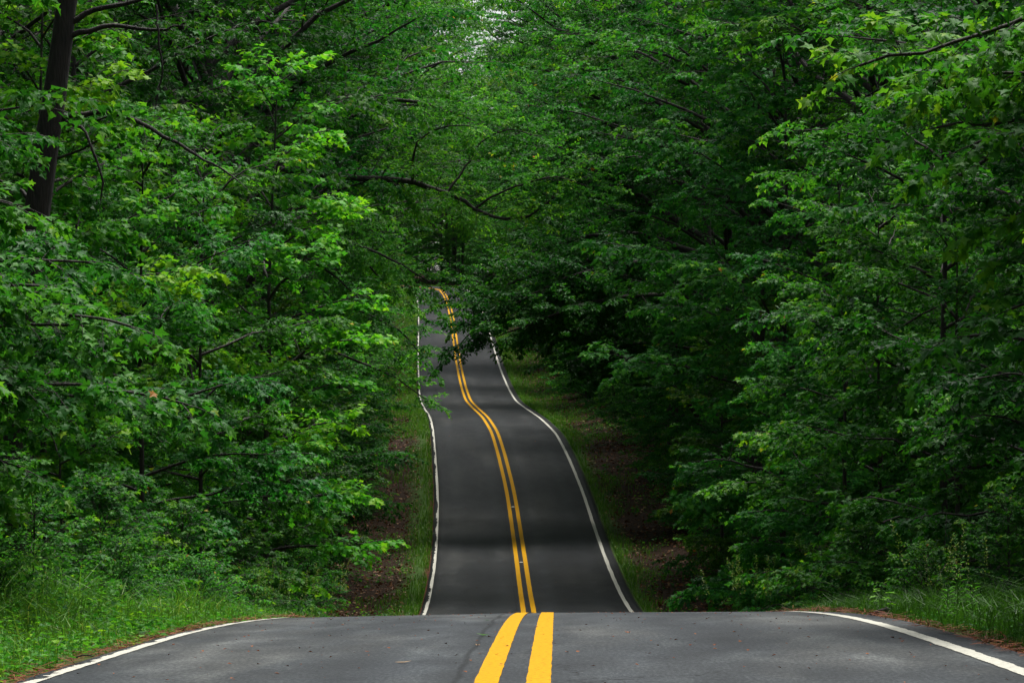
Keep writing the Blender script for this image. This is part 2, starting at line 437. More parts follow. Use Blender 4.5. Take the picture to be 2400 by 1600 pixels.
def fan0(out, droop=.22, fold=.16):
    o = np.array(out, float); z = fold * np.abs(o[:, 0]) - droop * o[:, 1] ** 2
    return np.column_stack([o, z]), np.array([(0, i, i + 1) for i in range(1, len(o) - 1)])
STAR = fan0([(0, 0), (.46, .30), (.17, .58), (0, 1.0), (-.17, .58), (-.46, .30)])
LOBED = fan0([(0, 0), (.30, .26), (.12, .46), (.30, .68), (0, 1.0), (-.30, .68), (-.12, .46), (-.30, .26)])
BLADE = fan0([(0, 0), (.22, .34), (.16, .70), (0, 1.0), (-.16, .70), (-.22, .34)], .25, .25)
RHOMB = (np.array([(0, 0, 0), (.36, .45, .06), (0, 1, -.2), (-.36, .45, .06)], float), np.array([(0, 1, 2), (0, 2, 3)]))

def leaves_mesh_arrays(tpl, pos, fwd, nrm, size, tint):
    V0, F0 = tpl
    fwd = norm(fwd); side = norm(np.cross(fwd, nrm)); nn = np.cross(side, fwd)
    V = pos[:, None, :] + size[:, None, None] * (V0[None, :, 0, None] * side[:, None] + V0[None, :, 1, None] * fwd[:, None] + V0[None, :, 2, None] * nn[:, None])
    k = len(V0)
    Fi = F0[None] + (np.arange(len(pos)) * k)[:, None, None]
    return V.reshape(-1, 3), Fi.reshape(-1, 3), np.repeat(tint, len(F0))

# ------------------------------------------------------------------ growing wood and leaves
class Grow:
    def __init__(self, seed):
        self.g = np.random.default_rng(seed)
        self.wv, self.wf, self.nv = [], [], 0
        self.tb, self.td, self.tl, self.tt, self.to = [], [], [], [], []
    def tube(self, path, r0, r1, sides=5, power=1.0):
        P = np.asarray(path, float); n = len(P)
        T = norm(np.gradient(P, axis=0))
        ref = np.where(np.abs(T[:, 2:3]) > .9, np.array([[1., 0, 0]]), UP[None])
        A = norm(np.cross(T, ref)); B = np.cross(T, A)
        r = r0 + (r1 - r0) * np.linspace(0, 1, n) ** power
        an = np.arange(sides) * 2 * math.pi / sides
        V = P[:, None] + r[:, None, None] * (np.cos(an)[None, :, None] * A[:, None] + np.sin(an)[None, :, None] * B[:, None])
        i = np.arange(n * sides).reshape(n, sides); j = np.roll(i, -1, 1)
        q = np.stack([i[:-1], j[:-1], j[1:], i[1:]], -1).reshape(-1, 4)
        Ft = np.vstack([q[:, [0, 1, 2]], q[:, [0, 2, 3]]]) + self.nv
        self.wv.append(V.reshape(-1, 3)); self.wf.append(Ft); self.nv += n * sides
    def bough(self, path, r0, r1, sec_sp, sec_len, tw_sp, tw_len, t0=.15, sides=5, droop=.25, lift=.1, sec_sides=3, flat=1.0, bare=0.0, tube=True, tap=.72):
        g = self.g
        P = np.asarray(path, float)
        tone = g.normal(0, .09)
        if tube: self.tube(P, r0, r1, sides)
        seg = np.linalg.norm(np.diff(P, axis=0), axis=1); cum = np.concatenate([[0], np.cumsum(seg)]); L = cum[-1]
        n = max(3, int(L * (1 - t0) / sec_sp))
        for i in range(n + 1):
            last = i == n
            t = 1.0 if last else t0 + (1 - t0) * (i + g.random() * .8) / n
            b = np.array([np.interp(t * L, cum, P[:, k]) for k in range(3)])
            e = min(t * L + .05, L); q = np.array([np.interp(e - .1, cum, P[:, k]) for k in range(3)]); h = np.array([np.interp(e, cum, P[:, k]) for k in range(3)])
            T = norm(h - q)
            sd = np.cross(T, UP); sd = norm(sd if np.linalg.norm(sd) > .1 else np.array([1., 0, 0]))
            sgn = 1 if i % 2 else -1
            rot = g.normal(0, .45) / flat
            sd = (math.cos(rot) * sd + math.sin(rot) * np.cross(sd, T)) * sgn
            an = R(g.uniform(38, 68)) if not last else 0
            d = norm(math.cos(an) * T + math.sin(an) * sd + UP * g.uniform(-.1, .25) * (1 if not last else 0))
            l = sec_len * (1.12 - tap * t) * g.uniform(.65, 1.15)
            s = np.linspace(0, 1, 4)[:, None]
            sp = b + d * l * s + UP * (lift * s - (droop * s ** 2)) * l
            self.tube(sp, max(.006, r0 * .32 * (1.05 - .8 * t)), .003, sec_sides)
            m = max(2, int(l / tw_sp))
            k = np.arange(m + 1)
            u = np.minimum(1, .22 + .78 * (k + g.random(m + 1) * .7) / m); u[-1] = 1
            keep = g.random(m + 1) >= bare
            base = np.stack([np.interp(u, s[:, 0], sp[:, c]) for c in range(3)], 1)
            T2 = norm(sp[-1] - sp[0])[None] - UP[None] * (droop * u[:, None] * .8)
            S2 = norm(np.cross(T2, UP[None])) * np.where(k % 2, 1, -1)[:, None]
            an2 = np.where(k == m, 0, np.radians(g.uniform(35, 65, m + 1)))[:, None]
            d2 = norm(np.cos(an2) * T2 + np.sin(an2) * S2 + UP[None] * g.uniform(-.2, .2, (m + 1, 1)))
            ln = tw_len * (1.15 - .5 * u) * g.uniform(.7, 1.2, m + 1)
            self.tb.append(base[keep]); self.td.append(d2[keep]); self.tl.append(ln[keep]); self.tt.append((.5 * t + .5 * u)[keep]); self.to.append(np.full(int(keep.sum()), tone))
    def leaves(self, nodes, size, pair=True, hang=.35, jit=.35, red=.05, twigs=True, tintm=.33):
        g = self.g
        B = np.concatenate(self.tb); D = np.concatenate(self.td); L = np.concatenate(self.tl); TT = np.concatenate(self.tt); TO = np.concatenate(self.to)
        n = len(B)
        if twigs:
            E = B + D * L[:, None] - UP * (L * .2)[:, None]
            A = norm(np.cross(D, UP[None] + .01)); C = np.cross(A, D)
            r = .004
            V = np.stack([B + A * r, B - .5 * r * A + .86 * r * C, B - .5 * r * A - .86 * r * C, E], 1).reshape(-1, 3)
            o = (np.arange(n) * 4)[:, None]
            Ft = np.concatenate([o + np.array([[0, 1, 3]]), o + np.array([[1, 2, 3]]), o + np.array([[2, 0, 3]])]) + self.nv
            self.wv.append(V); self.wf.append(Ft); self.nv += len(V)
        sides = (-1, 1) if pair else (1,)
        P, Fw, Nm, Sz, Ti = [], [], [], [], []
        for j in range(nodes + 1):
            term = j == nodes
            for sg in ((0,) if term else sides):
                if not pair and not term: sg = 1 if j % 2 else -1
                s = 1.0 if term else (j + .6 + g.uniform(-.2, .2, n)) / nodes
                s = np.broadcast_to(np.minimum(s, 1), (n,))
                pos = B + D * (L * s)[:, None] - UP * (.2 * L * s ** 2)[:, None]
                S2 = norm(np.cross(D, UP[None] + g.normal(0, .3, (n, 3))))
                a = np.radians(g.normal(58, 14, n)) if not term else np.zeros(n)
                f = np.cos(a)[:, None] * D + (np.sin(a) * sg)[:, None] * S2
                f = f - UP * (hang * g.uniform(.2, 1.6, n))[:, None] + g.normal(0, .15, (n, 3))
                f = norm(f)
                sz = size * g.uniform(.6, 1.2, n) * (1.1 - .25 * s)
                nm = UP[None] + g.normal(0, jit, (n, 3))
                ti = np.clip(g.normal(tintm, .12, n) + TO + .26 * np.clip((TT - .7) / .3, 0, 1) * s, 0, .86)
                hot = (TT > .9) & (s > .8) & (g.random(n) < red)
                ti = np.where(hot, g.uniform(.86, 1.0, n), ti)
                P.append(pos + f * (sz * .3)[:, None]); Fw.append(f); Nm.append(nm); Sz.append(sz); Ti.append(ti)
        return [np.concatenate(a) for a in (P, Fw, Nm, Sz, Ti)]
    def wood(self):
        return np.concatenate(self.wv), np.concatenate(self.wf)

def limb_path(g, base, az, L, e0, e1, n=6, wig=.12):
    p = [np.array(base, float)]
    a = az
    for i in range(n - 1):
        s = (i + .5) / (n - 1)
        e = e0 + (e1 - e0) * s + g.normal(0, wig)
        a += g.normal(0, wig)
        p.append(p[-1] + L / (n - 1) * np.array([math.cos(a) * math.cos(e), math.sin(a) * math.cos(e), math.sin(e)]))
    return np.array(p)

def gen_tree(seed, H, rt, cb, Rm, nlimb, sec_sp, sec_len, tw_sp, tw_len, nodes, lsize, tpl, shape='round', e_lo=(.25, -.15), e_hi=(.9, .4),
             pair=True, twigs=True, hang=.35, droop=.25, lean=.03, bark=None, tintm=.33, name='tree', sides=8):
    G = Grow(seed); g = G.g
    m = 9
    zz = np.linspace(-.25, H * .96, m)
    wx = np.cumsum(g.normal(0, lean, m)) * H / m; wy = np.cumsum(g.normal(0, lean, m)) * H / m
    wx -= wx[0]; wy -= wy[0]
    tp = np.stack([wx, wy, zz], 1)
    G.tube(tp, rt, rt * .08 + .005, sides, .9)
    az = g.uniform(0, 6.28)
    for i in range(nlimb):
        q = (i + g.random()) / nlimb
        z = cb + (H * .97 - cb) * q
        az += 2.4 + g.normal(0, .35)
        if shape == 'round': w = math.sin(math.pi * min(1, .22 + .74 * q)) ** .7
        elif shape == 'bush': w = (1 - q) ** .5 * .9 + .12
        else: w = 1.05 - .75 * q ** 1.5
        L = Rm * w * g.uniform(.7, 1.15)
        e0 = e_lo[0] + (e_hi[0] - e_lo[0]) * q; e1 = e_lo[1] + (e_hi[1] - e_lo[1]) * q
        b = [np.interp(z, zz, wx), np.interp(z, zz, wy), z]
        p = limb_path(g, b, az, L, e0, e1)
        r = min(.014 * L + .005, rt * .5)
        G.bough(p, r, .006, sec_sp, sec_len * (.6 + .4 * w), tw_sp, tw_len, t0=.18, sides=5 if r > .03 else 4, droop=droop)
    lv = G.leaves(nodes, lsize, pair, hang=hang, twigs=twigs, tintm=tintm)
    return finish(G, lv, tpl, name, bark)

def finish(G, lv, tpl, name, bark=None):
    V, Fw = G.wood()
    wood = mk_mesh(name + '_wood', V, Fw, bark or M_BARK, smooth=True)
    V, Fl, t = leaves_mesh_arrays(tpl, *lv)
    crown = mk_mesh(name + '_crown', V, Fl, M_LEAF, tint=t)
    return wood, crown

ZONES = [(72, 'beside the near crest'), (126, 'in the dip beyond the near crest'), (205, 'on the lower climb'), (252, 'by the bend halfway')]
ORD = ['first', 'second', 'third', 'fourth', 'fifth', 'sixth', 'seventh', 'eighth', 'ninth', 'tenth', 'eleventh', 'twelfth']
COUNT = {}
def where(s, side, what, far=252):
    """(label, group) of a plant in a row along the road"""
    sd = 'left' if side < 0 else 'right'
    for e, z in ZONES:
        if s < e and s < far:
            k = COUNT[(sd, what, z)] = COUNT.get((sd, what, z), -1) + 1
            return f'{what}, {ORD[k]} on the {sd} {z}', f'{what} row on the {sd}'
    return f'{what} far up the {sd} side of the final climb', f'{what} row far up the {sd} side'

def place(kind, name, s, off, rot, scale, label, cat='tree', group=None, col=(1, 1, 1), sz=None):
    wood, crown = kind
    p = road_pt(s, off)
    z = float(ground_z(p[0], p[1])[0])
    e = bpy.data.objects.new(name, None); COL.objects.link(e)
    e.location = (p[0], p[1], z); e.rotation_euler = (0, 0, rot); e.scale = (scale, scale, scale * (sz or 1))
    e.empty_display_size = .3
    tag(e, label, cat, group)
    a = link('trunk' if cat == 'tree' else 'stem', wood, e)
    b = link('crown' if cat == 'tree' else 'foliage', crown, e)
    b.color = (*col, 1)
    return e

# understory maples of the forest edge
UND = [gen_tree(100 + i, H, .06, .4, Rm, nl, .135, 1.05, .115, .26, 4, .115, MAPLE, shape='round', tintm=tm, name='maple')
       for i, (H, Rm, nl, tm) in enumerate([(8.5, 2.9, 24, .36), (10, 3.1, 25, .30), (7.5, 2.7, 22, .42)])]
UND_OAK = gen_tree(120, 9.5, .08, .8, 2.9, 24, .15, 1.05, .125, .28, 4, .13, LOBED, pair=True, hang=.25, name='oak', tintm=.3)
UND_TUL = gen_tree(121, 12, .08, 1.0, 2.7, 32, .16, 1.0, .13, .28, 5, .15, TULIP, pair=False, hang=.45, name='tulip_tree', tintm=.62)
# same habit, plainer leaves, for farther along
MID = [gen_tree(140 + i, H, .07, .4, Rm, 27, .17, 1.15, .14, .32, 4, .135, STAR, tintm=tm, name='maple', sides=6)
       for i, (H, Rm, tm) in enumerate([(9, 2.9, .36), (11, 3.1, .28)])]
TALL = [gen_tree(160 + i, H, .22, cb, Rm, 38, .3, 1.9, .22, .46, 4, .17, STAR, shape='round', e_lo=(.45, -.1), e_hi=(1.0, .5), tintm=tm, name='tall_tree', twigs=False)
        for i, (H, cb, Rm, tm) in enumerate([(20, 4.5, 5.2, .32), (23, 5.5, 5.0, .38)])]
ARCH = [gen_tree(170 + i, H, .24, cb, Rm, 50, .40, 2.4, .26, .5, 4, .19, STAR, shape='round', e_lo=(.7, .0), e_hi=(1.1, .4), tintm=tm, name='arching_tree', twigs=False)
        for i, (H, cb, Rm, tm) in enumerate([(24, 8.0, 9.0, .30), (26, 9.0, 9.4, .36)])]
FAR = [gen_tree(180 + i, H, .22, cb, Rm, 40, .42, 2.1, .26, .6, 4, .21, RHOMB, e_lo=(.45, -.1), e_hi=(1.0, .5), tintm=tm, name='far_tree', twigs=False, sides=5)
       for i, (H, cb, Rm, tm) in enumerate([(20, 2.5, 5.2, .33), (23, 3.5, 5.4, .42)])]
BUSH = [gen_tree(200 + i, H, .015, .05, Rm, 26, .16, .5, .11, .2, 3, .085, tp, shape='bush', e_lo=(.5, 0.0), e_hi=(1.3, .9), name='bush', tintm=.42, sides=4)
        for i, (H, Rm, tp) in enumerate([(1.5, .95, OVAL), (1.1, 1.15, OVAL), (1.9, 1.2, MAPLE)])]

def hue(g, k=.24):
    a = g.normal(0, k); b = g.normal(0, k * .6)
    return (max(.4, 1 + a + b), max(.5, 1 + a), max(.4, 1 + a - b))

HG = np.random.default_rng(55)
D1L = [68, 79, 98, 110, 122, 136, 152, 168, 188, 210, 234, 260, 290, 322, 356, 392]
D1R = [42, 52, 62, 73, 84, 94, 116, 130, 146, 164, 184, 206, 230, 256, 286, 318, 352, 388]
for side, DD in ((-1, D1L), (1, D1R)):
    sd = 'left' if side < 0 else 'right'
    for i, D in enumerate(DD):
        k = UND[i % 3] if D < 125 else (MID[i % 2] if D < 240 else FAR[i % 2])
        sc = HG.uniform(.9, 1.12) * (1 if D < 240 else .62)
        off = side * (HG.uniform(6.3, 7.0) + (0.9 if D > 240 else 0) + (.8 if D < 50 else 0) + ((.9 if side < 0 else .4) if 88 < D < 240 else 0))
        lb, gp = where(D, side, 'bushy roadside maple')
        place(k, 'maple_tree', D, off, HG.uniform(0, 6.28), sc, lb, group=gp, col=tuple(c * .9 for c in hue(HG)) if side < 0 else hue(HG) if D > 60 else (.7, .75, .7))  # nearest right crowns carry their shade as a darker leaf colour
place(UND[2], 'maple_tree', 46, -7.8, 1.0, .62, 'low maple sapling over the left verge, closest one behind the tall grass', col=(1, 1, 1))
place(UND[0], 'maple_tree', 57, -7.0, 2.0, .55, 'short maple sapling below the thick dark bare trunk', col=(1.1, 1.1, 1.1))
place(UND[1], 'maple_tree', 72, -10.5, 2.0, 1.1, 'maple standing deeper in the woods behind the thick dark trunk', col=(1.1, 1.1, 1.1))
place(UND_TUL, 'tulip_tree', 88, -6.1, 1.0, 1.12, 'young tulip tree with bright lime green leaves', col=(1.2, 1.4, 1.2))
place(UND_TUL, 'tulip_tree', 64, -8.2, 3.0, 1.0, 'slim tulip tree half hidden behind the left maple saplings', col=(1.0, 1.1, 1.0))
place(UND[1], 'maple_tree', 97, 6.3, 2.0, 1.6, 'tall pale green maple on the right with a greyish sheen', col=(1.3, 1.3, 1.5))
place(UND_OAK, 'oak_tree', 70, 7.5, 2.0, 1.2, 'young oak with lobed leaves among the right roadside maples', col=(.9, .95, .9))
place(UND_OAK, 'oak_tree', 142, -6.6, 2.0, 1.1, 'young oak with lobed leaves at the left foot of the climb', col=(.9, .95, .9))
BIG = [(216, -1, 3, 7.6, 1.22, 'great arching tree spreading from the left over the bend'), (240, 1, 2, 7.8, 1.3, 'great arching tree spreading from the right over the bend'),
       (266, -1, 2, 7.4, 1.3, 'great arching tree left of the road just above the bend'), (292, 1, 3, 7.4, 1.25, 'great arching tree right of the road above the bend')]
for D, sd_, k, o, sc, lb in BIG:
    place((TALL + ARCH)[k], 'broadleaf_tree', D, sd_ * o, D * 1.3, sc, lb, col=(1.1, 1.1, 1.0))
D2L = [(52, 0, 10), (70, 1, 10), (156, 2, 7.6), (178, 3, 7.6), (90, 0, 10.5), (108, 2, 9), (126, 3, 9), (146, 2, 9.2), (166, 3, 9), (184, 2, 9), (206, 1, 9.5), (232, 0, 9.5), (300, 3, 9.4), (274, 2, 9), (300, 3, 9), (330, 2, 9), (362, 3, 9), (396, 2, 9.5)]
D2R = [(48, 1, 10.5), (66, 0, 10.5), (127, 2, 7.6), (167, 3, 7.6), (187, 2, 7.8), (85, 1, 10), (100, 3, 9), (118, 2, 9), (137, 3, 9.4), (157, 2, 9), (176, 3, 9), (198, 2, 9), (224, 1, 10), (246, 0, 10.5), (266, 2, 9), (290, 3, 9), (318, 2, 9), (348, 3, 9), (382, 2, 9), (412, 3, 10)]
for side, DD in ((-1, D2L), (1, D2R)):
    sd = 'left' if side < 0 else 'right'
    for i, (D, k, o) in enumerate(DD):
        kind = (TALL + ARCH)[k]
        lb, gp = where(D, side, 'tall forest tree')
        place(kind, 'broadleaf_tree', D, side * (o + HG.uniform(-.4, .4)), HG.uniform(0, 6.28), HG.uniform(.92, 1.1), lb, group=gp, col=hue(HG))
for side in (-1, 1):
    sd = 'left' if side < 0 else 'right'
    D = 62 if side < 0 else 60
    i = 0
    while D < 400:
        k = BUSH[i % 3]
        lb, gp = where(D, side, 'low leafy bush', 205)
        place(k, 'bush', D, side * HG.uniform(6.0, 7.2), HG.uniform(0, 6.28), HG.uniform(.7, 1.15) * (1 + D / 600), lb, 'bush', gp, col=hue(HG))
        D += HG.uniform(5, 9) * (1 + D / 250); i += 1

# ------------------------------------------------------------------ trees with a shape of their own
def at(X, Y, D):
    """the point D metres ahead that the photograph shows at its pixel X, Y"""
    return np.array([(X - 1200) / FPX * D, D, EYE + (YH - Y) / FPX * D])
def own_tree(name, base, trunk, rt, boughs, lv_kw, tpl, label, spec, bark=None, seed=1, col=(1, 1, 1), pieces=0, zl=None):
    """trunk: points; boughs: list of (points, radius, spec overrides); every big bough is a part, the finer wood and leaves a crown"""
    base = np.array(base, float)
    e = bpy.data.objects.new(name, None); COL.objects.link(e); e.location = base; e.empty_display_size = .3
    tag(e, label, 'tree')
    def smooth(P):
        P = np.asarray(P, float) - base
        t = np.linspace(0, 1, len(P)); q = np.linspace(0, 1, len(P) * 3)
        Q = np.stack([np.interp(q, t, P[:, k]) for k in range(3)], 1)
        Q[1:-1] = (Q[:-2] + 2 * Q[1:-1] + Q[2:]) / 4
        return Q + np.random.default_rng(seed).normal(0, .012, Q.shape)
    T = Grow(seed); T.tube(smooth(trunk), rt, rt * .45, 12)
    link('trunk', mk_mesh('trunk', *T.wood(), bark or M_BARK, smooth=True), e)
    G = Grow(seed + 1)
    for i, (P, r, kw) in enumerate(boughs):
        Q = smooth(P)
        L = Grow(seed + 10 + i); L.tube(Q, r, max(.012, r * .22), 8)
        link('limb', mk_mesh('limb', *L.wood(), bark or M_BARK, smooth=True), e)
        sp = dict(spec); sp.update(kw)
        G.bough(Q, r * .75, .008, tube=False, **sp)
    lv = G.leaves(**lv_kw)
    V, Fw = G.wood()
    tag(link('branches', mk_mesh('branches', V, Fw, bark or M_BARK, smooth=True), e), kind='stuff')
    if pieces:
        P = lv[0] + base
        d = P[:, 1]; X = P[:, 0] / d * FPX + 1200; Y = YH - (P[:, 2] - EYE) / d * FPX
        ok = np.where((X > 5) & (X < 2395) & (Y > 5) & (Y < 1595))[0]
        pick = ok[np.argsort(-(lv[3] / d)[ok])][:pieces]
        V0, F0 = tpl
        var = {}
        for j in pick:
            b = int(lv[4][j] * 8)
            if b not in var: var[b] = mk_mesh('leaf', V0, F0, M_LEAF, tint=np.full(len(F0), (b + .5) / 8))
            f = norm(lv[1][j]); sd_ = norm(np.cross(f, lv[2][j])); nn = np.cross(sd_, f)
            m = np.eye(4); m[:3, 0] = sd_ * lv[3][j]; m[:3, 1] = f * lv[3][j]; m[:3, 2] = nn * lv[3][j]; m[:3, 3] = lv[0][j]
            o = link('leaf', var[b], e); o.matrix_local = Matrix(m.tolist()); o.color = (*col, 1)
        keep = np.ones(len(P), bool); keep[pick] = False
        lv = [a[keep] for a in lv]
    V, Fl, t = leaves_mesh_arrays(tpl, *lv)
    c = link('crown', mk_mesh('crown', V, Fl, M_LEAF, tint=t), e); c.color = (*col, 1)
    return e

def gbase(x, y): return (x, y, float(ground_z(x, y)[0]))
MSPEC = dict(sec_sp=.16, sec_len=1.05, tw_sp=.13, tw_len=.27, t0=.12, droop=.25)
# near maple whose boughs reach in from the left
g = np.random.default_rng(31)
b = gbase(-8.0, 38)
bs = []
for i in range(18):
    z = .8 + i * .18; L = g.uniform(3.2, 5.0) * (1.0 if z > 1.6 else .75); a = g.uniform(-.75, .75)
    p0 = np.array([-8 + .02 * i, 38, b[2] + z])
    bs.append((limb_path(g, p0, a, L, .28, -.22), .03, {}))
own_tree('maple_tree', b, [b, (b[0] + .2, 38, b[2] + 3), (b[0] + .5, 38, b[2] + 7)], .12, bs, dict(nodes=4, size=.12, tintm=.36), MAPLE,
         'big leaved maple reaching in over the tall verge grass', MSPEC, seed=301, pieces=300)
# near maple at the upper right corner
g = np.random.default_rng(32)
b = gbase(7.2, 31)
bs = []
for i in range(21):
    z = 1.6 + i * .225; L = g.uniform(3.0, 4.6) * (.8 if z < 3 else 1); a = math.pi + g.uniform(-.7, .7)
    bs.append((limb_path(g, np.array([7.2, 31, b[2] + z]), a, L, .25, -.25), .03, {}))
own_tree('maple_tree', b, [b, (7.1, 31, b[2] + 3), (7.0, 31, b[2] + 7)], .11, bs, dict(nodes=4, size=.125, tintm=.42, red=.03), MAPLE,
         'near maple with large backlit leaves hanging into the upper right corner', MSPEC, seed=302, pieces=300)
# dark bare-trunked tree at the upper left
d = 60
tr = [at(20, 1290, d), at(62, 720, d), at(107, 330, d), at(150, 80, d), at(175, -150, d), at(200, -420, d)]
b = tr[0].copy(); b[2] = float(ground_z(b[0], b[1])[0]) - .05
dead = dict(sec_sp=.35, sec_len=1.0, tw_sp=.2, tw_len=.3, t0=.25, droop=.3, bare=.75)
bs = [([at(148, 275, d), at(235, 262, d), at(306, 276, d - .5), at(428, 342, d - 1), at(490, 378, d - 1.3), at(560, 420, d - 1.6)], .05, {}),
      ([at(160, 86, d), at(255, 60, d), at(367, 73, d - .3), at(420, 60, d - .6)], .05, {}),
      ([at(160, 60, d), at(204, 30, d), at(336, 0, d - .3), at(450, -60, d)], .06, {}),
      ([at(150, 285, d), at(200, 300, d - .3), at(240, 420, d - .5), at(238, 470, d - .5)], .03, {}),
      ([at(367, 10, d - .3), at(372, 90, d - .4), at(380, 160, d - .4), at(368, 240, d - .4)], .02, dict(sec_sp=.18, sec_len=.7, droop=.8)),
      ([at(90, 480, d), at(40, 440, d + .4), at(-60, 400, d + .8)], .04, {}),
      ([at(170, -100, d), at(300, -170, d - 1), at(500, -190, d - 2)], .05, dict(bare=.2)),
      ([at(178, -160, d), at(60, -210, d - 1), at(-100, -200, d - 1.5)], .05, dict(bare=.2))]
own_tree('dark_trunked_tree', b, [b] + tr[1:], .25, bs, dict(nodes=3, size=.11, tintm=.28), MAPLE,
         'tall tree with a thick dark bare trunk and thin bare limbs', dead, bark=M_BARK_PINE, seed=303)
# oak whose long limb reaches over the road from the left
d = 125
OSPEC = dict(sec_sp=.165, sec_len=1.7, tw_sp=.18, tw_len=.36, t0=.25, droop=.2, lift=.45, flat=.55, tap=.35)
b = gbase(-8.2, d)
bs = [([(-8.0, d, at(0, 395, d)[2]), at(700, 402, d), at(816, 416, d), at(969, 424, d), at(1031, 449, d - .5), at(1082, 466, d - 1), at(1112, 490, d - 1), at(1173, 515, d - 1.5), at(1240, 509, d - 2), at(1290, 470, d - 2)], .125, {}),
      ([at(1045, 455, d - .5), at(1070, 420, d - .3), at(1100, 380, d), at(1125, 330, d), at(1190, 300, d), at(1260, 320, d)], .05, {}),
      ([at(969, 424, d), at(965, 370, d - .5), at(985, 320, d - 1), at(1060, 290, d - 1.5), at(1130, 300, d - 2)], .05, {}),
      ([at(1112, 490, d - 1), at(1160, 455, d - 1.4), at(1230, 430, d - 2), at(1310, 410, d - 2.5), at(1380, 440, d - 3)], .045, {}),
      ([(-8.0, d, at(0, 300, d)[2]), at(720, 260, d), at(860, 230, d + 1), at(1000, 240, d + 1.5), at(1100, 280, d + 2)], .12, {}),
      ([(-8.0, d, at(0, 260, d)[2]), at(760, 150, d - 2), at(900, 90, d - 3), at(980, 40, d - 4)], .1, {}),
      ([(-8.0, d, at(0, 480, d)[2]), at(700, 500, d + 2), at(800, 560, d + 3), at(880, 640, d + 3), at(940, 700, d + 3)], .08, {}),
      ([(-8.0, d, at(0, 520, d)[2]), at(720, 560, d + 3), at(850, 600, d + 4), at(930, 640, d + 4), at(985, 700, d + 4)], .08, {}),
      ([(-8.0, d, at(0, 500, d)[2]), at(720, 540, d - 2), at(860, 580, d - 3), at(960, 630, d - 3), at(1015, 668, d - 3)], .07, dict(sec_len=1.1)),
      ([(-8.0, d, at(0, 620, d)[2]), at(720, 680, d + 5), at(850, 730, d + 6), at(950, 780, d + 6), at(990, 840, d + 6)], .07, {}),
      ([(-8.0, d, at(0, 760, d)[2]), at(720, 800, d + 6), at(850, 850, d + 7), at(940, 890, d + 7), at(1000, 940, d + 7)], .06, dict(sec_len=1.1)),
      ([(-8.1, d, at(0, 560, d)[2]), at(690, 590, d - 1), at(780, 640, d - 1.5), at(860, 720, d - 2)], .07, {})]
own_tree('oak_tree', b, [b, (-8.1, d, b[2] + 4), (-8.0, d, b[2] + 11), (-7.8, d, b[2] + 18)], .26, bs, dict(nodes=4, size=.15, hang=.2, tintm=.36, red=.01), LOBED,
         'oak with one long crooked limb stretched over the road', OSPEC, seed=304, col=(2.1, 1.75, 1.7))
# dark oak leaning in from the right
d = 150
b = gbase(7.6, d)
tx = 7.6
def tz(Y): return (tx, d, at(0, Y, d)[2])
bs = [([tz(560), at(1560, 500, d), at(1450, 425, d), at(1380, 398, d - 1), at(1310, 380, d - 1)], .15, {}),
      ([tz(640), at(1500, 600, d), at(1380, 610, d - 1), at(1260, 640, d - 2), at(1160, 680, d - 2.5), at(1100, 740, d - 3)], .13, {}),
      ([tz(620), at(1480, 610, d - 4), at(1330, 650, d - 5), at(1210, 710, d - 5), at(1120, 760, d - 5), at(1075, 810, d - 5)], .1, dict(t0=.3)),
      ([tz(690), at(1480, 690, d - 5), at(1340, 720, d - 6), at(1230, 765, d - 6), at(1160, 790, d - 6)], .09, dict(t0=.3)),
      ([tz(660), at(1500, 690, d - 1), at(1400, 700, d - 2), at(1300, 730, d - 3), at(1210, 760, d - 3)], .1, {}),
      ([tz(600), at(1480, 540, d + 1), at(1350, 560, d + 2), at(1220, 600, d + 2), at(1120, 660, d + 2), at(1070, 690, d + 2)], .12, {}),
      ([tz(1000), at(1570, 890, d - 1), at(1480, 850, d - 1.5), at(1380, 790, d - 2), at(1290, 760, d - 2)], .12, {}),
      ([tz(480), at(1540, 380, d), at(1430, 290, d - 1), at(1330, 250, d - 1)], .13, {}),
      ([tz(400), at(1560, 260, d + 1), at(1470, 150, d + 1), at(1400, 60, d + 1)], .13, {}),
      ([tz(820), at(1500, 800, d + 1), at(1400, 830, d + 1), at(1320, 850, d)], .07, {}),
      ([tz(720), at(1500, 650, d - 2), at(1400, 640, d - 3), at(1320, 660, d - 4)], .08, {})]
own_tree('oak_tree', b, [b, (7.6, d, b[2] + 4), (7.6, d, b[2] + 12), (7.5, d, b[2] + 20)], .28, bs, dict(nodes=4, size=.18, hang=.3, tintm=.24, red=.0), LOBED,
         'dark oak whose low boughs hang over the right lane', dict(OSPEC, sec_sp=.15, tw_sp=.16, t0=.15, sec_len=1.8, lift=.25, tap=.25), seed=305, col=(.8, .88, .8))

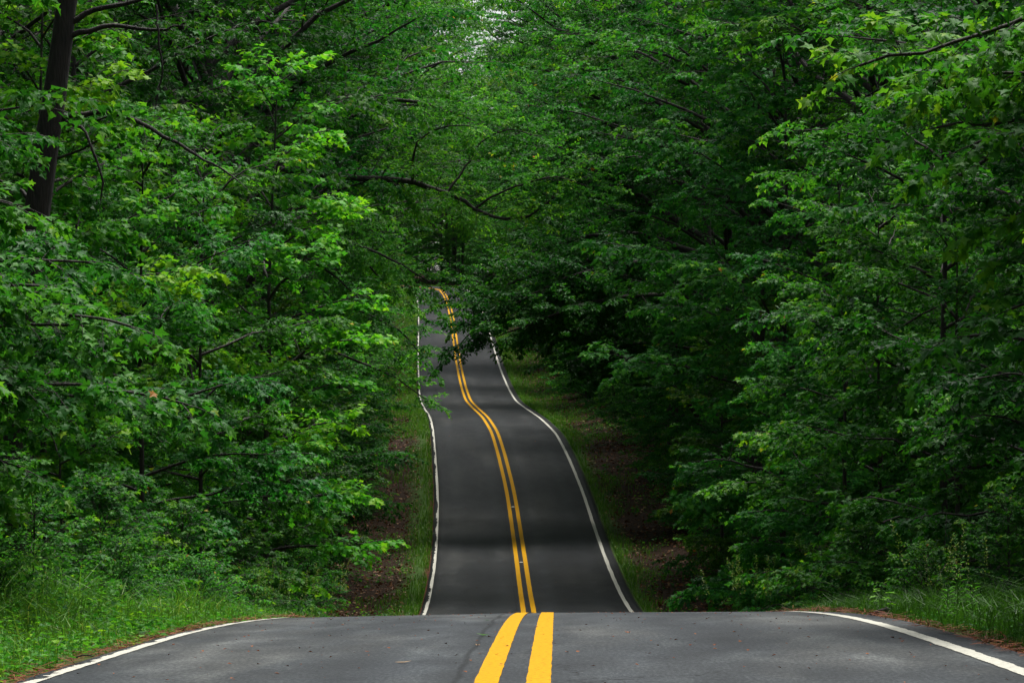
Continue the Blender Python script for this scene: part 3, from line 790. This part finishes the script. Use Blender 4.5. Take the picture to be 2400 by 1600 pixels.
# woods behind the first rows: trees nobody can count, drawn as instances of a few whole trees
src = bpy.data.collections.new('wood_sources')
for i, k in enumerate([FAR[0], FAR[1], MID[0], MID[1]]):
    w, c = k
    nvw = len(w.vertices); V = np.empty(nvw * 3, np.float32); w.vertices.foreach_get('co', V)
    Vc = np.empty(len(c.vertices) * 3, np.float32); c.vertices.foreach_get('co', Vc)
    Fw = np.empty(len(w.loops), np.int32); w.loops.foreach_get('vertex_index', Fw)
    Fc = np.empty(len(c.loops), np.int32); c.loops.foreach_get('vertex_index', Fc)
    tc_ = np.empty(len(c.polygons), np.float32); c.attributes['tint'].data.foreach_get('value', tc_)
    Fa = np.vstack([Fw.reshape(-1, 3), Fc.reshape(-1, 3) + nvw])
    me = mk_mesh('whole_tree', np.vstack([V.reshape(-1, 3), Vc.reshape(-1, 3)]), Fa, [M_BARK, M_LEAF],
                 tint=np.concatenate([np.zeros(len(Fw) // 3, np.float32), tc_]), midx=np.concatenate([np.zeros(len(Fw) // 3, int), np.ones(len(Fc) // 3, int)]))
    o = bpy.data.objects.new(f'source_tree_{i}', me)
    src.objects.link(o)

def woods(name, P, kinds, rots, scales, label):
    me = bpy.data.meshes.new(name)
    me.from_pydata([tuple(p) for p in P], [], [])
    for an, av, tp in (('pick', kinds, 'INT'), ('turn', rots, 'FLOAT'), ('size', scales, 'FLOAT')):
        a = me.attributes.new(an, tp, 'POINT'); a.data.foreach_set('value', np.asarray(av, np.int32 if tp == 'INT' else np.float32))
    o = link(name, me)
    ng = bpy.data.node_groups.new(name, 'GeometryNodeTree')
    ng.interface.new_socket('Geometry', in_out='INPUT', socket_type='NodeSocketGeometry')
    ng.interface.new_socket('Geometry', in_out='OUTPUT', socket_type='NodeSocketGeometry')
    gi = ng.nodes.new('NodeGroupInput'); go_ = ng.nodes.new('NodeGroupOutput')
    ci = ng.nodes.new('GeometryNodeCollectionInfo'); ci.inputs['Collection'].default_value = src
    ci.inputs['Separate Children'].default_value = True; ci.inputs['Reset Children'].default_value = True
    iop = ng.nodes.new('GeometryNodeInstanceOnPoints'); iop.inputs['Pick Instance'].default_value = True
    def attr(nm, dt):
        x = ng.nodes.new('GeometryNodeInputNamedAttribute'); x.data_type = dt; x.inputs['Name'].default_value = nm; return x
    k = attr('pick', 'INT'); t = attr('turn', 'FLOAT'); z = attr('size', 'FLOAT')
    cb = ng.nodes.new('ShaderNodeCombineXYZ'); ng.links.new(t.outputs[0], cb.inputs[2])
    ng.links.new(gi.outputs[0], iop.inputs['Points']); ng.links.new(ci.outputs[0], iop.inputs['Instance'])
    ng.links.new(k.outputs[0], iop.inputs['Instance Index']); ng.links.new(cb.outputs[0], iop.inputs['Rotation']); ng.links.new(z.outputs[0], iop.inputs['Scale'])
    ng.links.new(iop.outputs[0], go_.inputs[0])
    md = o.modifiers.new('woods', 'NODES'); md.node_group = ng
    return tag(o, label, 'woods', kind='stuff')

WG = np.random.default_rng(77)
for side, nm in ((-1, 'left'), (1, 'right')):
    P, K, T_, Z_ = [], [], [], []
    def put(s, off, kind, sc):
        p = road_pt(s, off); P.append((p[0], p[1], float(ground_z(p[0], p[1])[0]) - .1)); K.append(kind); T_.append(WG.uniform(0, 6.28)); Z_.append(sc)
    for s in np.arange(-40, 420, 9.0):
        for o in ((14, 21, 29) if s < 250 else (15, 23, 33, 44)):
            put(s + WG.uniform(-3, 3), side * (o + WG.uniform(-2, 2)), int(WG.integers(0, 2)), WG.uniform(.85, 1.1))
    for s in np.arange(20, 400, 6.0):
        for o in (9.5, 14):
            put(s + WG.uniform(-2, 2), side * (o + WG.uniform(-1.5, 1.5)), int(WG.integers(2, 4)), WG.uniform(.7, 1.0))
    for s in np.arange(-40, 34, 7.0):
        for o in (8.5,):
            put(s + WG.uniform(-2, 2), side * (o + 3 + WG.uniform(-.5, .5)), int(WG.integers(0, 2)), WG.uniform(.8, 1.0))
    woods('woods', P, K, T_, Z_, f'deep shady woods behind the {nm} row of roadside trees')
for i, (x_, y_, sc_, lb) in enumerate([(-7, 470, 1.6, 'towering tree straight ahead where the road bends away'), (1, 462, 1.5, 'towering tree right of the far bend'), (9, 474, 1.65, 'towering tree farther right beyond the hilltop'), (-14, 480, 1.5, 'towering tree left of the far bend'), (17, 468, 1.5, 'towering tree at the right end of the far row')]):
    s_, o_ = locate(x_, y_)
    if abs(o_[0]) < 6: print('tree on road', lb, o_)
    e = place(FAR[i % 2], 'broadleaf_tree', 400, 0, i * 1.7, sc_, lb, col=(1.15, 1.2, 1.1))
    e.location = (x_, y_, float(ground_z(x_, y_)[0]) - .1)
# straight ahead, outside of the bend
P, K, T_, Z_ = [], [], [], []
for s in np.arange(432, 600, 9):
    for x in np.arange(-70, 70, 8):
        xx = x + WG.uniform(-3, 3); yy = s + WG.uniform(-3, 3)
        s_, o_ = locate(xx, yy)
        if abs(o_[0]) < 9: continue
        P.append((xx, yy, float(ground_z(xx, yy)[0]) - .1)); K.append(int(WG.integers(0, 4))); T_.append(WG.uniform(0, 6.28)); Z_.append(WG.uniform(.85, 1.15))
for s in np.arange(424, 530, 2.2):
    p = road_pt(s, WG.uniform(6.5, 11)); P.append((p[0], p[1], float(ground_z(p[0], p[1])[0]) - .3)); K.append(int(WG.integers(2, 4))); T_.append(WG.uniform(0, 6.28)); Z_.append(WG.uniform(.45, .9))
woods('woods', P, K, T_, Z_, 'far woods closing the road beyond the bend on the hilltop')

# ------------------------------------------------------------------ verges: grass, weeds, needles, dry leaves
def scatter(g, n, s0, s1, o0, o1, power=1.0):
    sv = g.uniform(s0, s1, n); u = g.random(n) ** power
    off = o0 + (o1 - o0) * u
    p = road_pt(sv, off); z = ground_z(p[:, 0], p[:, 1], sv, off)
    return sv, off, np.stack([p[:, 0], p[:, 1], z], 1)

def patchy(P, thr, sc=1.0, g=None):
    v = np.sin(P[:, 0] * 2.3 * sc + 1.7) * np.sin(P[:, 1] * .9 * sc) + .7 * np.sin(P[:, 0] * .9 * sc - P[:, 1] * .37 * sc + 4)
    return v + g.normal(0, .5, len(P)) > thr

def blades(g, P, h, w, bend=.45, tm=.45, ts=.16):
    n = len(P)
    az = g.uniform(0, 6.28, n); f = np.stack([np.cos(az), np.sin(az), np.zeros(n)], 1)
    fa = g.uniform(0, 6.28, n); sd = np.stack([np.cos(fa), np.sin(fa), np.zeros(n)], 1) * (w * .5)[:, None]
    bd = (bend * g.uniform(.2, 1.6, n) * h)[:, None] * f
    a = P - UP * .02; m = P + UP * (h * .66)[:, None] + bd * .22; t = P + UP * (h * g.uniform(.8, 1.0, n))[:, None] + bd
    V = np.stack([a - sd, a + sd, m + sd * .8, m - sd * .8, t], 1).reshape(-1, 3)
    o = (np.arange(n) * 5)[:, None]
    Fb = np.stack([o + np.array([[0, 1, 2]]), o + np.array([[0, 2, 3]]), o + np.array([[3, 2, 4]])], 1).reshape(-1, 3)
    return V, Fb, np.repeat(np.clip(g.normal(tm, ts, n), 0, 1), 3)

def join(parts):
    vs, fs, ts, o = [], [], [], 0
    for V, Fq, t in parts:
        vs.append(V); fs.append(Fq + o); ts.append(t); o += len(V)
    return np.concatenate(vs), np.concatenate(fs), np.concatenate(ts)

g = np.random.default_rng(91)
# left of the near crest
sv, off, P = scatter(g, 30000, 19, 88, -3.36, -7.2, 1.15)
a = np.abs(off); k = (a > 3.42 + .12 * np.sin(sv * 3.1) + .08 * np.sin(sv * 7.7)) ; P = P[k]; a = a[k]
h = np.interp(a, [3.3, 3.7, 4.3, 5.5, 7], [.07, .17, .36, .52, .45]) * g.uniform(.4, 1.4, len(P)) * (1 + .6 * wob(P[:, 0] * 1.5, P[:, 1] * 1.1))
V, Fq, t = join([blades(g, P, h, np.clip(h * .035, .005, .011), .6, .42, .24)])
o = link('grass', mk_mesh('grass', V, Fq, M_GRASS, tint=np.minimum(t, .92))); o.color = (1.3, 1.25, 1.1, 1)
tag(o, 'lush green grass along the left edge of the near crest', 'grass', kind='stuff')
# right of the near crest
sv, off, P = scatter(g, 11000, 19, 84, 3.5, 5.4, 1.2)
a = np.abs(off); k = (a > 3.62 + .12 * np.sin(sv * 2.7 + 1) + .1 * np.sin(sv * 6.1)); P = P[k]; a = a[k]
h = np.interp(a, [3.5, 4.0, 5.0, 6.6], [.10, .30, .50, .45]) * g.uniform(.35, 1.4, len(P))
V, Fq, t = join([blades(g, P, h, np.clip(h * .035, .006, .012), .9, .30, .16)])
t = np.minimum(t, .8)
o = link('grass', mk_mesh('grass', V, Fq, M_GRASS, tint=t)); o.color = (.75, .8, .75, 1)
tag(o, 'arching grass blades on the right verge beside the white line', 'grass', kind='stuff')
# narrow strips along the far road
for side, nm in ((-1, 'left'), (1, 'right')):
    sv, off, P = scatter(g, 36000, 70, 470, side * (3.22 if side < 0 else 3.46), side * 6.2, 1.6)
    k = patchy(P, -.2 + np.interp(np.abs(off), [3.5, 4.4, 6], [-.7, .7, 1.7]) - np.interp(sv, [180, 230, 300], [0, 1.2, 1.9]), .6, g)
    P = P[k]; sv = sv[k]
    h = g.uniform(.08, .3, len(P))
    V, Fq, t = join([blades(g, P, h, np.interp(sv, [70, 400], [.018, .06]) * g.uniform(.7, 1.3, len(P)), .5, .45)])
    tag(link('grass', mk_mesh('grass', V, Fq, M_GRASS, tint=np.clip(t + .12, 0, .95))), f'thin grass strip along the {nm} edge of the far road', 'grass', kind='stuff')

def weed_arrays(g, P, H, nl, ls, tpl, spread=.5):
    """leafy stems: nl leaves spiralling up each stem"""
    n = len(P); parts = []; shade = g.normal(0, .16, n)
    lean = g.normal(0, .12, (n, 3)) * np.array([1, 1, 0])
    for j in range(nl):
        u = (j + .5 + g.uniform(-.3, .3, n)) / nl
        az = j * 2.4 + g.uniform(0, 6.28, n) * .3 + np.arange(n)
        f = np.stack([np.cos(az), np.sin(az), g.uniform(-.25, .5, n)], 1)
        pos = P + UP * (H * u)[:, None] + lean * (H * u)[:, None] + f * (ls * spread * .4)[:, None]
        parts.append(leaves_mesh_arrays(tpl, pos, f, UP[None] + g.normal(0, .35, (n, 3)), ls * g.uniform(.6, 1.2, n) * (1.15 - .5 * u), np.clip(g.normal(.38, .12, n) + shade, 0, .85)))
    az = g.uniform(0, 6.28, n); r = np.stack([np.cos(az), np.sin(az), np.zeros(n)], 1) * .004
    q = np.stack([P - r, P + r, P + lean * H[:, None] + UP * H[:, None]], 1).reshape(-1, 3)
    parts.append((q, np.arange(3 * n).reshape(-1, 3), np.full(n, .3)))
    return join(parts)

sv, off, P = scatter(g, 7400, 19, 84, -3.4, -6.6, .9)
a = np.abs(off); H = np.interp(a, [3.5, 4.2, 5.5, 7], [.08, .28, .7, 1.0]) * g.uniform(.4, 1.5, len(P)) * (1 + .35 * wob(P[:, 0] * 2, P[:, 1] * .8))
w1 = weed_arrays(g, P[:5000], H[:5000], 8, g.uniform(.045, .11, 5000), BLADE)
w2 = weed_arrays(g, P[5000:], H[5000:], 7, g.uniform(.06, .12, 2400), STAR)
V, Fq, t = join([w1, w2])
o = link('weeds', mk_mesh('weeds', V, Fq, M_LEAF, tint=t)); o.color = (1.5, 1.35, 1.2, 1)
tag(o, 'broad leaved weeds crowding through the left verge grass', 'weeds', kind='stuff')
sv, off, P = scatter(g, 2000, 20, 86, 3.75, 6.8, .8)
a = np.abs(off); H = np.interp(a, [3.6, 4.5, 6.5], [.08, .25, .6]) * g.uniform(.5, 1.3, len(P))
V, Fq, t = weed_arrays(g, P, H, 8, g.uniform(.04, .085, len(P)), BLADE)
tag(link('weeds', mk_mesh('weeds', V, Fq, M_LEAF, tint=t)), 'low weeds in the shade of the right verge', 'weeds', kind='stuff')
for side, nm in ((-1, 'left'), (1, 'right')):
    sv, off, P = scatter(g, 2600, 72, 330, side * 3.9, side * 7.5, .8)
    k = patchy(P, .1, .5, g); P = P[k]
    V, Fq, t = weed_arrays(g, P, g.uniform(.1, .55, len(P)), 7, g.uniform(.09, .17, len(P)), RHOMB)
    tag(link('undergrowth', mk_mesh('undergrowth', V, Fq, M_LEAF, tint=t)), f'scattered low undergrowth on the leaf littered {nm} bank', 'undergrowth', kind='stuff')

def flat_bits(g, P, size, tpl, tm=.4, ts=.22, tilt=.3):
    n = len(P); az = g.uniform(0, 6.28, n)
    f = np.stack([np.cos(az), np.sin(az), g.normal(0, tilt * .6, n)], 1)
    return leaves_mesh_arrays(tpl, P + UP * .015, f, UP[None] + g.normal(0, tilt, (n, 3)), size, np.clip(g.normal(tm, ts, n), 0, 1))
for side, nm in ((-1, 'left'), (1, 'right')):
    sv, off, P = scatter(g, 17000, 72, 330, side * 3.75, side * 8.0, .95)
    V, Fq, t = flat_bits(g, P, g.uniform(.09, .19, len(P)), RHOMB, .6, .33, .55)
    tag(link('leaf_litter', mk_mesh('leaf_litter', V, Fq, M_LITTER, tint=t)), f'brown dry leaves covering the {nm} bank below the trees', 'leaf litter', kind='stuff')
NDL = (np.array([(-.03, 0, 0), (.03, 0, 0), (.03, 1, 0), (-.03, 1, 0)], float), np.array([(0, 1, 2), (0, 2, 3)]))
for side, nm, o0, o1, cnt in ((-1, 'left', -3.09, -3.75, 9000), (1, 'right', 3.24, 3.95, 7000)):
    sv, off, P = scatter(g, cnt, 19, 66, o0, o1, 1.0)
    P[:, 2] = np.maximum(P[:, 2], np.where(np.abs(off) < (3.17 if side < 0 else 3.4), road_z(sv, off) + .004, -99))
    k = patchy(P, -.75, 1.3, g); P = P[k]
    V, Fq, t = flat_bits(g, P + UP * (g.random(len(P)) ** 2 * .03)[:, None], g.uniform(.06, .14, len(P)), NDL, .45, .25, .25)
    tag(link('needle_litter', mk_mesh('needle_litter', V, Fq, M_NEEDLE, tint=t)), f'rust red pine needles drifted along the {nm} edge of the asphalt', 'needle litter', kind='stuff')
sv = np.concatenate([g.uniform(20, 50, 420), g.uniform(108, 330, 200)]); off = g.uniform(-3, 3, len(sv))
P = road_pt(sv, off); V, Fq, t = flat_bits(g, P - UP * .008, np.where(sv < 60, g.uniform(.012, .04, len(sv)), g.uniform(.03, .08, len(sv))), NDL if False else RHOMB, .6, .3, .15)
tag(link('road_debris', mk_mesh('road_debris', V, Fq, M_NEEDLE, tint=t)), 'tiny specks of dry plant matter scattered over the asphalt', 'debris', kind='stuff')
# shrubs in the verge of the near crest
NB = [(43, -5.6, .75, 2, 'maple leaved shrub behind the left verge grass, nearest to the front'), (48, -5.2, .7, 0, 'upright oval leaved shrub behind the middle of the left verge'),
      (52, -5.9, .9, 2, 'taller maple leaved shrub at the back of the left verge'), (57, -5.0, .8, 1, 'wide low shrub where the left verge meets the near crest'),
      (61, -5.6, .95, 2, 'large shrub just over the near crest on the left'), (39, -5.4, .6, 1, 'small spreading shrub at the left edge of the verge'),
      (66, -4.9, .7, 0, 'small upright shrub beyond the left end of the near white line'),
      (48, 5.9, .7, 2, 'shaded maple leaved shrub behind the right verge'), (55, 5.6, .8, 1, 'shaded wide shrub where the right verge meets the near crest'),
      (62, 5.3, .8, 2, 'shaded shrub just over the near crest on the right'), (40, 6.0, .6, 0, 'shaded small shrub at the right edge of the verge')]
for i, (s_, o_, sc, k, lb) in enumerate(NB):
    place(BUSH[k], 'shrub', s_, o_, i * 1.3, sc, lb, 'shrub', col=hue(HG) if o_ < 0 else (.7, .75, .7))  # shade on the right shrubs is put into a darker foliage tint

# ------------------------------------------------------------------ single small things
def drop(X, Y, lo=18, hi=52):
    """the spot of the near road surface that the photograph shows at X, Y"""
    sv = np.linspace(lo, hi, 1400)
    q = road_pt(sv, np.zeros_like(sv)); yy = YH - (q[:, 2] - EYE) / q[:, 1] * FPX
    j = int(np.argmin(np.abs(yy - Y))); s_ = sv[j]
    off = (X - 1200) / FPX * s_ - np.interp(s_, SL, CL[:, 0])
    yy2 = YH - (road_z(sv, off) - EYE) / sv * FPX
    s_ = sv[int(np.argmin(np.abs(yy2 - Y)))]
    return s_, (X - 1200) / FPX * s_ - np.interp(s_, SL, CL[:, 0])
def curled(tpl, curl):
    V, Fq = tpl[0].copy(), tpl[1]
    V[:, 2] = curl * (V[:, 0] ** 2 * 1.4 + (V[:, 1] - .4) ** 2 * .6); return V, Fq
FL = [(1147, 1490, .115, OVAL, M_GRASS, .35, 'curled green leaf lying left of the yellow lines', .8),
      (1142, 1453, .10, OVAL, M_LEAF, .1, 'dark green leaf lying flat near the crest of the road', .2),
      (924, 1554, .12, OVAL, M_LITTER, 1.0, 'pale dry leaf on the left lane, closest to the front', .5),
      (866, 1528, .06, OVAL, M_NEEDLE, .6, 'rusty orange leaf scrap on the left lane', .5),
      (1475, 1483, .055, MAPLE, M_NEEDLE, 1.0, 'tan curled leaf on the right lane near the yellow lines', .8),
      (1506, 1451, .05, OVAL, M_NEEDLE, .9, 'small orange leaf at the crest in the right lane', .5),
      (2033, 1533, .05, OVAL, M_NEEDLE, .95, 'orange brown leaf far out on the right lane', .6),
      (1125, 1513, .05, MAPLE, M_LITTER, .95, 'small cream leaf beside the left yellow line', .6),
      (1121, 1532, .04, OVAL, M_NEEDLE, .8, 'tiny orange scrap below the cream leaf by the yellow line', .6),
      (610, 1478, .05, OVAL, M_NEEDLE, .8, 'orange scrap on the left lane toward the left white line', .5)]
for i, (X_, Y_, sz, tp, mt, ti, lb, cu) in enumerate(FL):
    s_, o_ = drop(X_, Y_)
    V, Fq = curled(tp, cu)
    o = link('fallen_leaf', mk_mesh('fallen_leaf', V * sz, Fq, mt, tint=np.full(len(Fq), ti)))
    p = road_pt(s_, o_, .006); o.location = p; o.rotation_euler = (0, 0, 1.2 + i * 1.9)
    tag(o, lb, 'leaf', 'fallen leaves on the near road')

# a piece of dark bark and a twig
G = Grow(8); b0 = road_pt(40.6, 3.62); zb = float(ground_z(b0[0], b0[1])[0])
G.tube([(-.12, .02, .02), (-.05, .01, .035), (.03, -.01, .055), (.11, 0, .06), (.15, .01, .062)], .02, .03, 9)
o = link('bark_piece', mk_mesh('bark_piece', *G.wood(), M_BARK_PINE, smooth=True)); o.location = (b0[0], b0[1], zb + .02); o.rotation_euler = (0, -.15, .25)
tag(o, 'dark chunk of bark lying on the right verge below the bright seedling', 'bark')
G = Grow(9); s_, o_ = drop(200, 1541); b0 = road_pt(s_, o_, .012)
G.tube([(-.07, .0, .0), (-.03, .02, .012), (.02, .015, .014), (.06, -.02, .006)], .007, .004, 6)
o = link('twig', mk_mesh('twig', *G.wood(), M_BARK_PINE, smooth=True)); o.location = b0
tag(o, 'short black curved twig against the left white line', 'twig')

# bright seedling on the right verge
def leafy(name, base, H, n, size, tpl, lab, cat, ti, mat, up=.25, first=.55, seed=1, col=(1, 1, 1)):
    g = np.random.default_rng(seed)
    e = bpy.data.objects.new(name, None); COL.objects.link(e); e.location = base; e.empty_display_size = .1
    tag(e, lab, cat)
    G = Grow(seed); G.tube([(0, 0, -.02), (.01, 0, H * .5), (.015, .01, H)], .006, .003, 5)
    link('stem', mk_mesh('stem', *G.wood(), M_GRASS, tint=np.full(len(np.concatenate(G.wf)), .3)), e)
    for j in range(n):
        u = first + (1 - first) * j / max(1, n - 1); az = j * 2.4 + g.normal(0, .2)
        f = np.array([math.cos(az), math.sin(az), up + g.normal(0, .1)])
        p = np.array([.012, .005, H * u]) + f * size * .25
        V, Fq, t = leaves_mesh_arrays(tpl, p[None], f[None], (UP + g.normal(0, .15, 3))[None], np.array([size * g.uniform(.8, 1.1)]), np.array([ti]))
        o = link('leaf', mk_mesh('leaf', V, Fq, mat, tint=t), e); o.color = (*col, 1)
    return e
p = road_pt(40.8, 3.74); leafy('seedling', (p[0] - .05, p[1], float(ground_z(p[0], p[1])[0])), .33, 8, .14, OAK, 'bright yellow green seedling standing on the right verge', 'plant', .74, M_LEAF, .2, .5, 4, (1.25, 1.35, 1.2))
NARROW = (OVAL[0] * np.array([.45, 1, 1]), OVAL[1])
for i, (s_, o_, h, lb) in enumerate([(36.2, 4.02, .62, 'tall upright weed with narrow bright leaves in the right verge grass'), (36.0, 3.9, .36, 'shorter narrow leaved weed just left of the tall bright one'), (36.6, 4.2, .46, 'narrow leaved weed behind the tall bright one, toward the frame edge')]):
    p = road_pt(s_, o_); leafy('goldenrod', (p[0], p[1], float(ground_z(p[0], p[1])[0])), h, 22, .075, NARROW, lb, 'weed', .62, M_LEAF, .55, .3, 20 + i, (1.1, 1.2, 1))

# tall seeding grass
g = np.random.default_rng(64)
G = Grow(64); G.tube([(0, 0, -.02), (.01, 0, .4), (.03, .01, .8), (.07, .02, 1.12)], .004, .0015, 3)
V0, F0 = G.wood()
n = 60; u = g.uniform(.6, 1.0, n); az = g.uniform(0, 6.28, n)
P = np.stack([.07 * u ** 2 + np.cos(az) * .055 * (1.2 - u), .02 * u + np.sin(az) * .055 * (1.2 - u), 1.12 * u], 1)
V, Fq, t = leaves_mesh_arrays(RHOMB, P, np.stack([np.cos(az), np.sin(az), np.full(n, .8)], 1), np.tile(UP, (n, 1)) + g.normal(0, .4, (n, 3)), g.uniform(.014, .026, n), g.uniform(.75, 1, n))
V, Fq, t = join([(V0, F0, np.full(len(F0), .45)), (V, Fq, t)])
stalk = mk_mesh('stalk', V, Fq, M_GRASS, tint=t)
for s_, o_, n, spread, h, lb in [(69, 3.95, 16, .5, 1.2, 'clump of tall seeding grass rising behind the right side of the near crest'),
                                 (38, 4.3, 6, .14, .98, 'seeding grass clump against the dark right edge of the woods'),
                                 (66, -3.95, 14, .4, 1.05, 'clump of tall seeding grass rising behind the left side of the near crest'),
                                 (57, -4.3, 9, .5, .8, 'seeding grass clump in the middle of the left verge'),
                                 (44, 4.55, 3, .25, .85, 'thin seeding grass clump between the bright seedling and the dark woods')]:
    p = road_pt(s_, o_)
    e = bpy.data.objects.new('seed_grass', None); COL.objects.link(e); e.location = (p[0], p[1], float(ground_z(p[0], p[1])[0])); e.empty_display_size = .2
    tag(e, lb, 'grass clump', 'clumps of seeding grass')
    for k in range(n):
        o = link('stalk', stalk, e); o.location = (g.normal(0, spread), g.normal(0, spread), 0); o.rotation_euler = (g.normal(0, .12), g.normal(0, .12), g.uniform(0, 6.28)); o.scale = (h, h, h * g.uniform(.75, 1.1))

# reflective studs between the yellow lines
m, n_, out = new_mat('stud_white'); p_ = N(n_, 'ShaderNodeBsdfPrincipled'); p_.inputs['Base Color'].default_value = (.6, .6, .58, 1); p_.inputs['Roughness'].default_value = .35; n_.links.new(p_.outputs[0], out.inputs['Surface'])
m2, n2_, out2 = new_mat('stud_lens'); p2_ = N(n2_, 'ShaderNodeBsdfPrincipled'); p2_.inputs['Base Color'].default_value = (.8, .75, .6, 1); p2_.inputs['Roughness'].default_value = .15; n2_.links.new(p2_.outputs[0], out2.inputs['Surface'])
for s_, lb in ((134.6, 'white road stud between the yellow lines low on the far slope'), (154.5, 'white road stud between the yellow lines midway up the lower climb'), (283, 'white road stud between the yellow lines above the bend')):
    p = road_pt(s_, 0, .004)
    w, l, h, tp = .062, .05, .02, .6
    V = np.array([(-w, -l, 0), (w, -l, 0), (w, l, 0), (-w, l, 0), (-w * .85, -l * tp, h), (w * .85, -l * tp, h), (w * .85, l * tp, h), (-w * .85, l * tp, h)])
    o = link('road_stud', mk_mesh('road_stud', V, [(0, 3, 2, 1), (4, 5, 6, 7), (0, 1, 5, 4), (1, 2, 6, 5), (2, 3, 7, 6), (3, 0, 4, 7)], m)); o.location = p
    Q = np.array([(-w * .8, -l * .97, .003), (w * .8, -l * .97, .003), (w * .72, -l * .64, h * .9), (-w * .72, -l * .64, h * .9)]) - np.array([0, .003, 0])
    link('lens', mk_mesh('lens', Q, [(0, 1, 2, 3)], m2), o)
    tag(o, lb, 'road stud', 'road studs between the yellow lines')
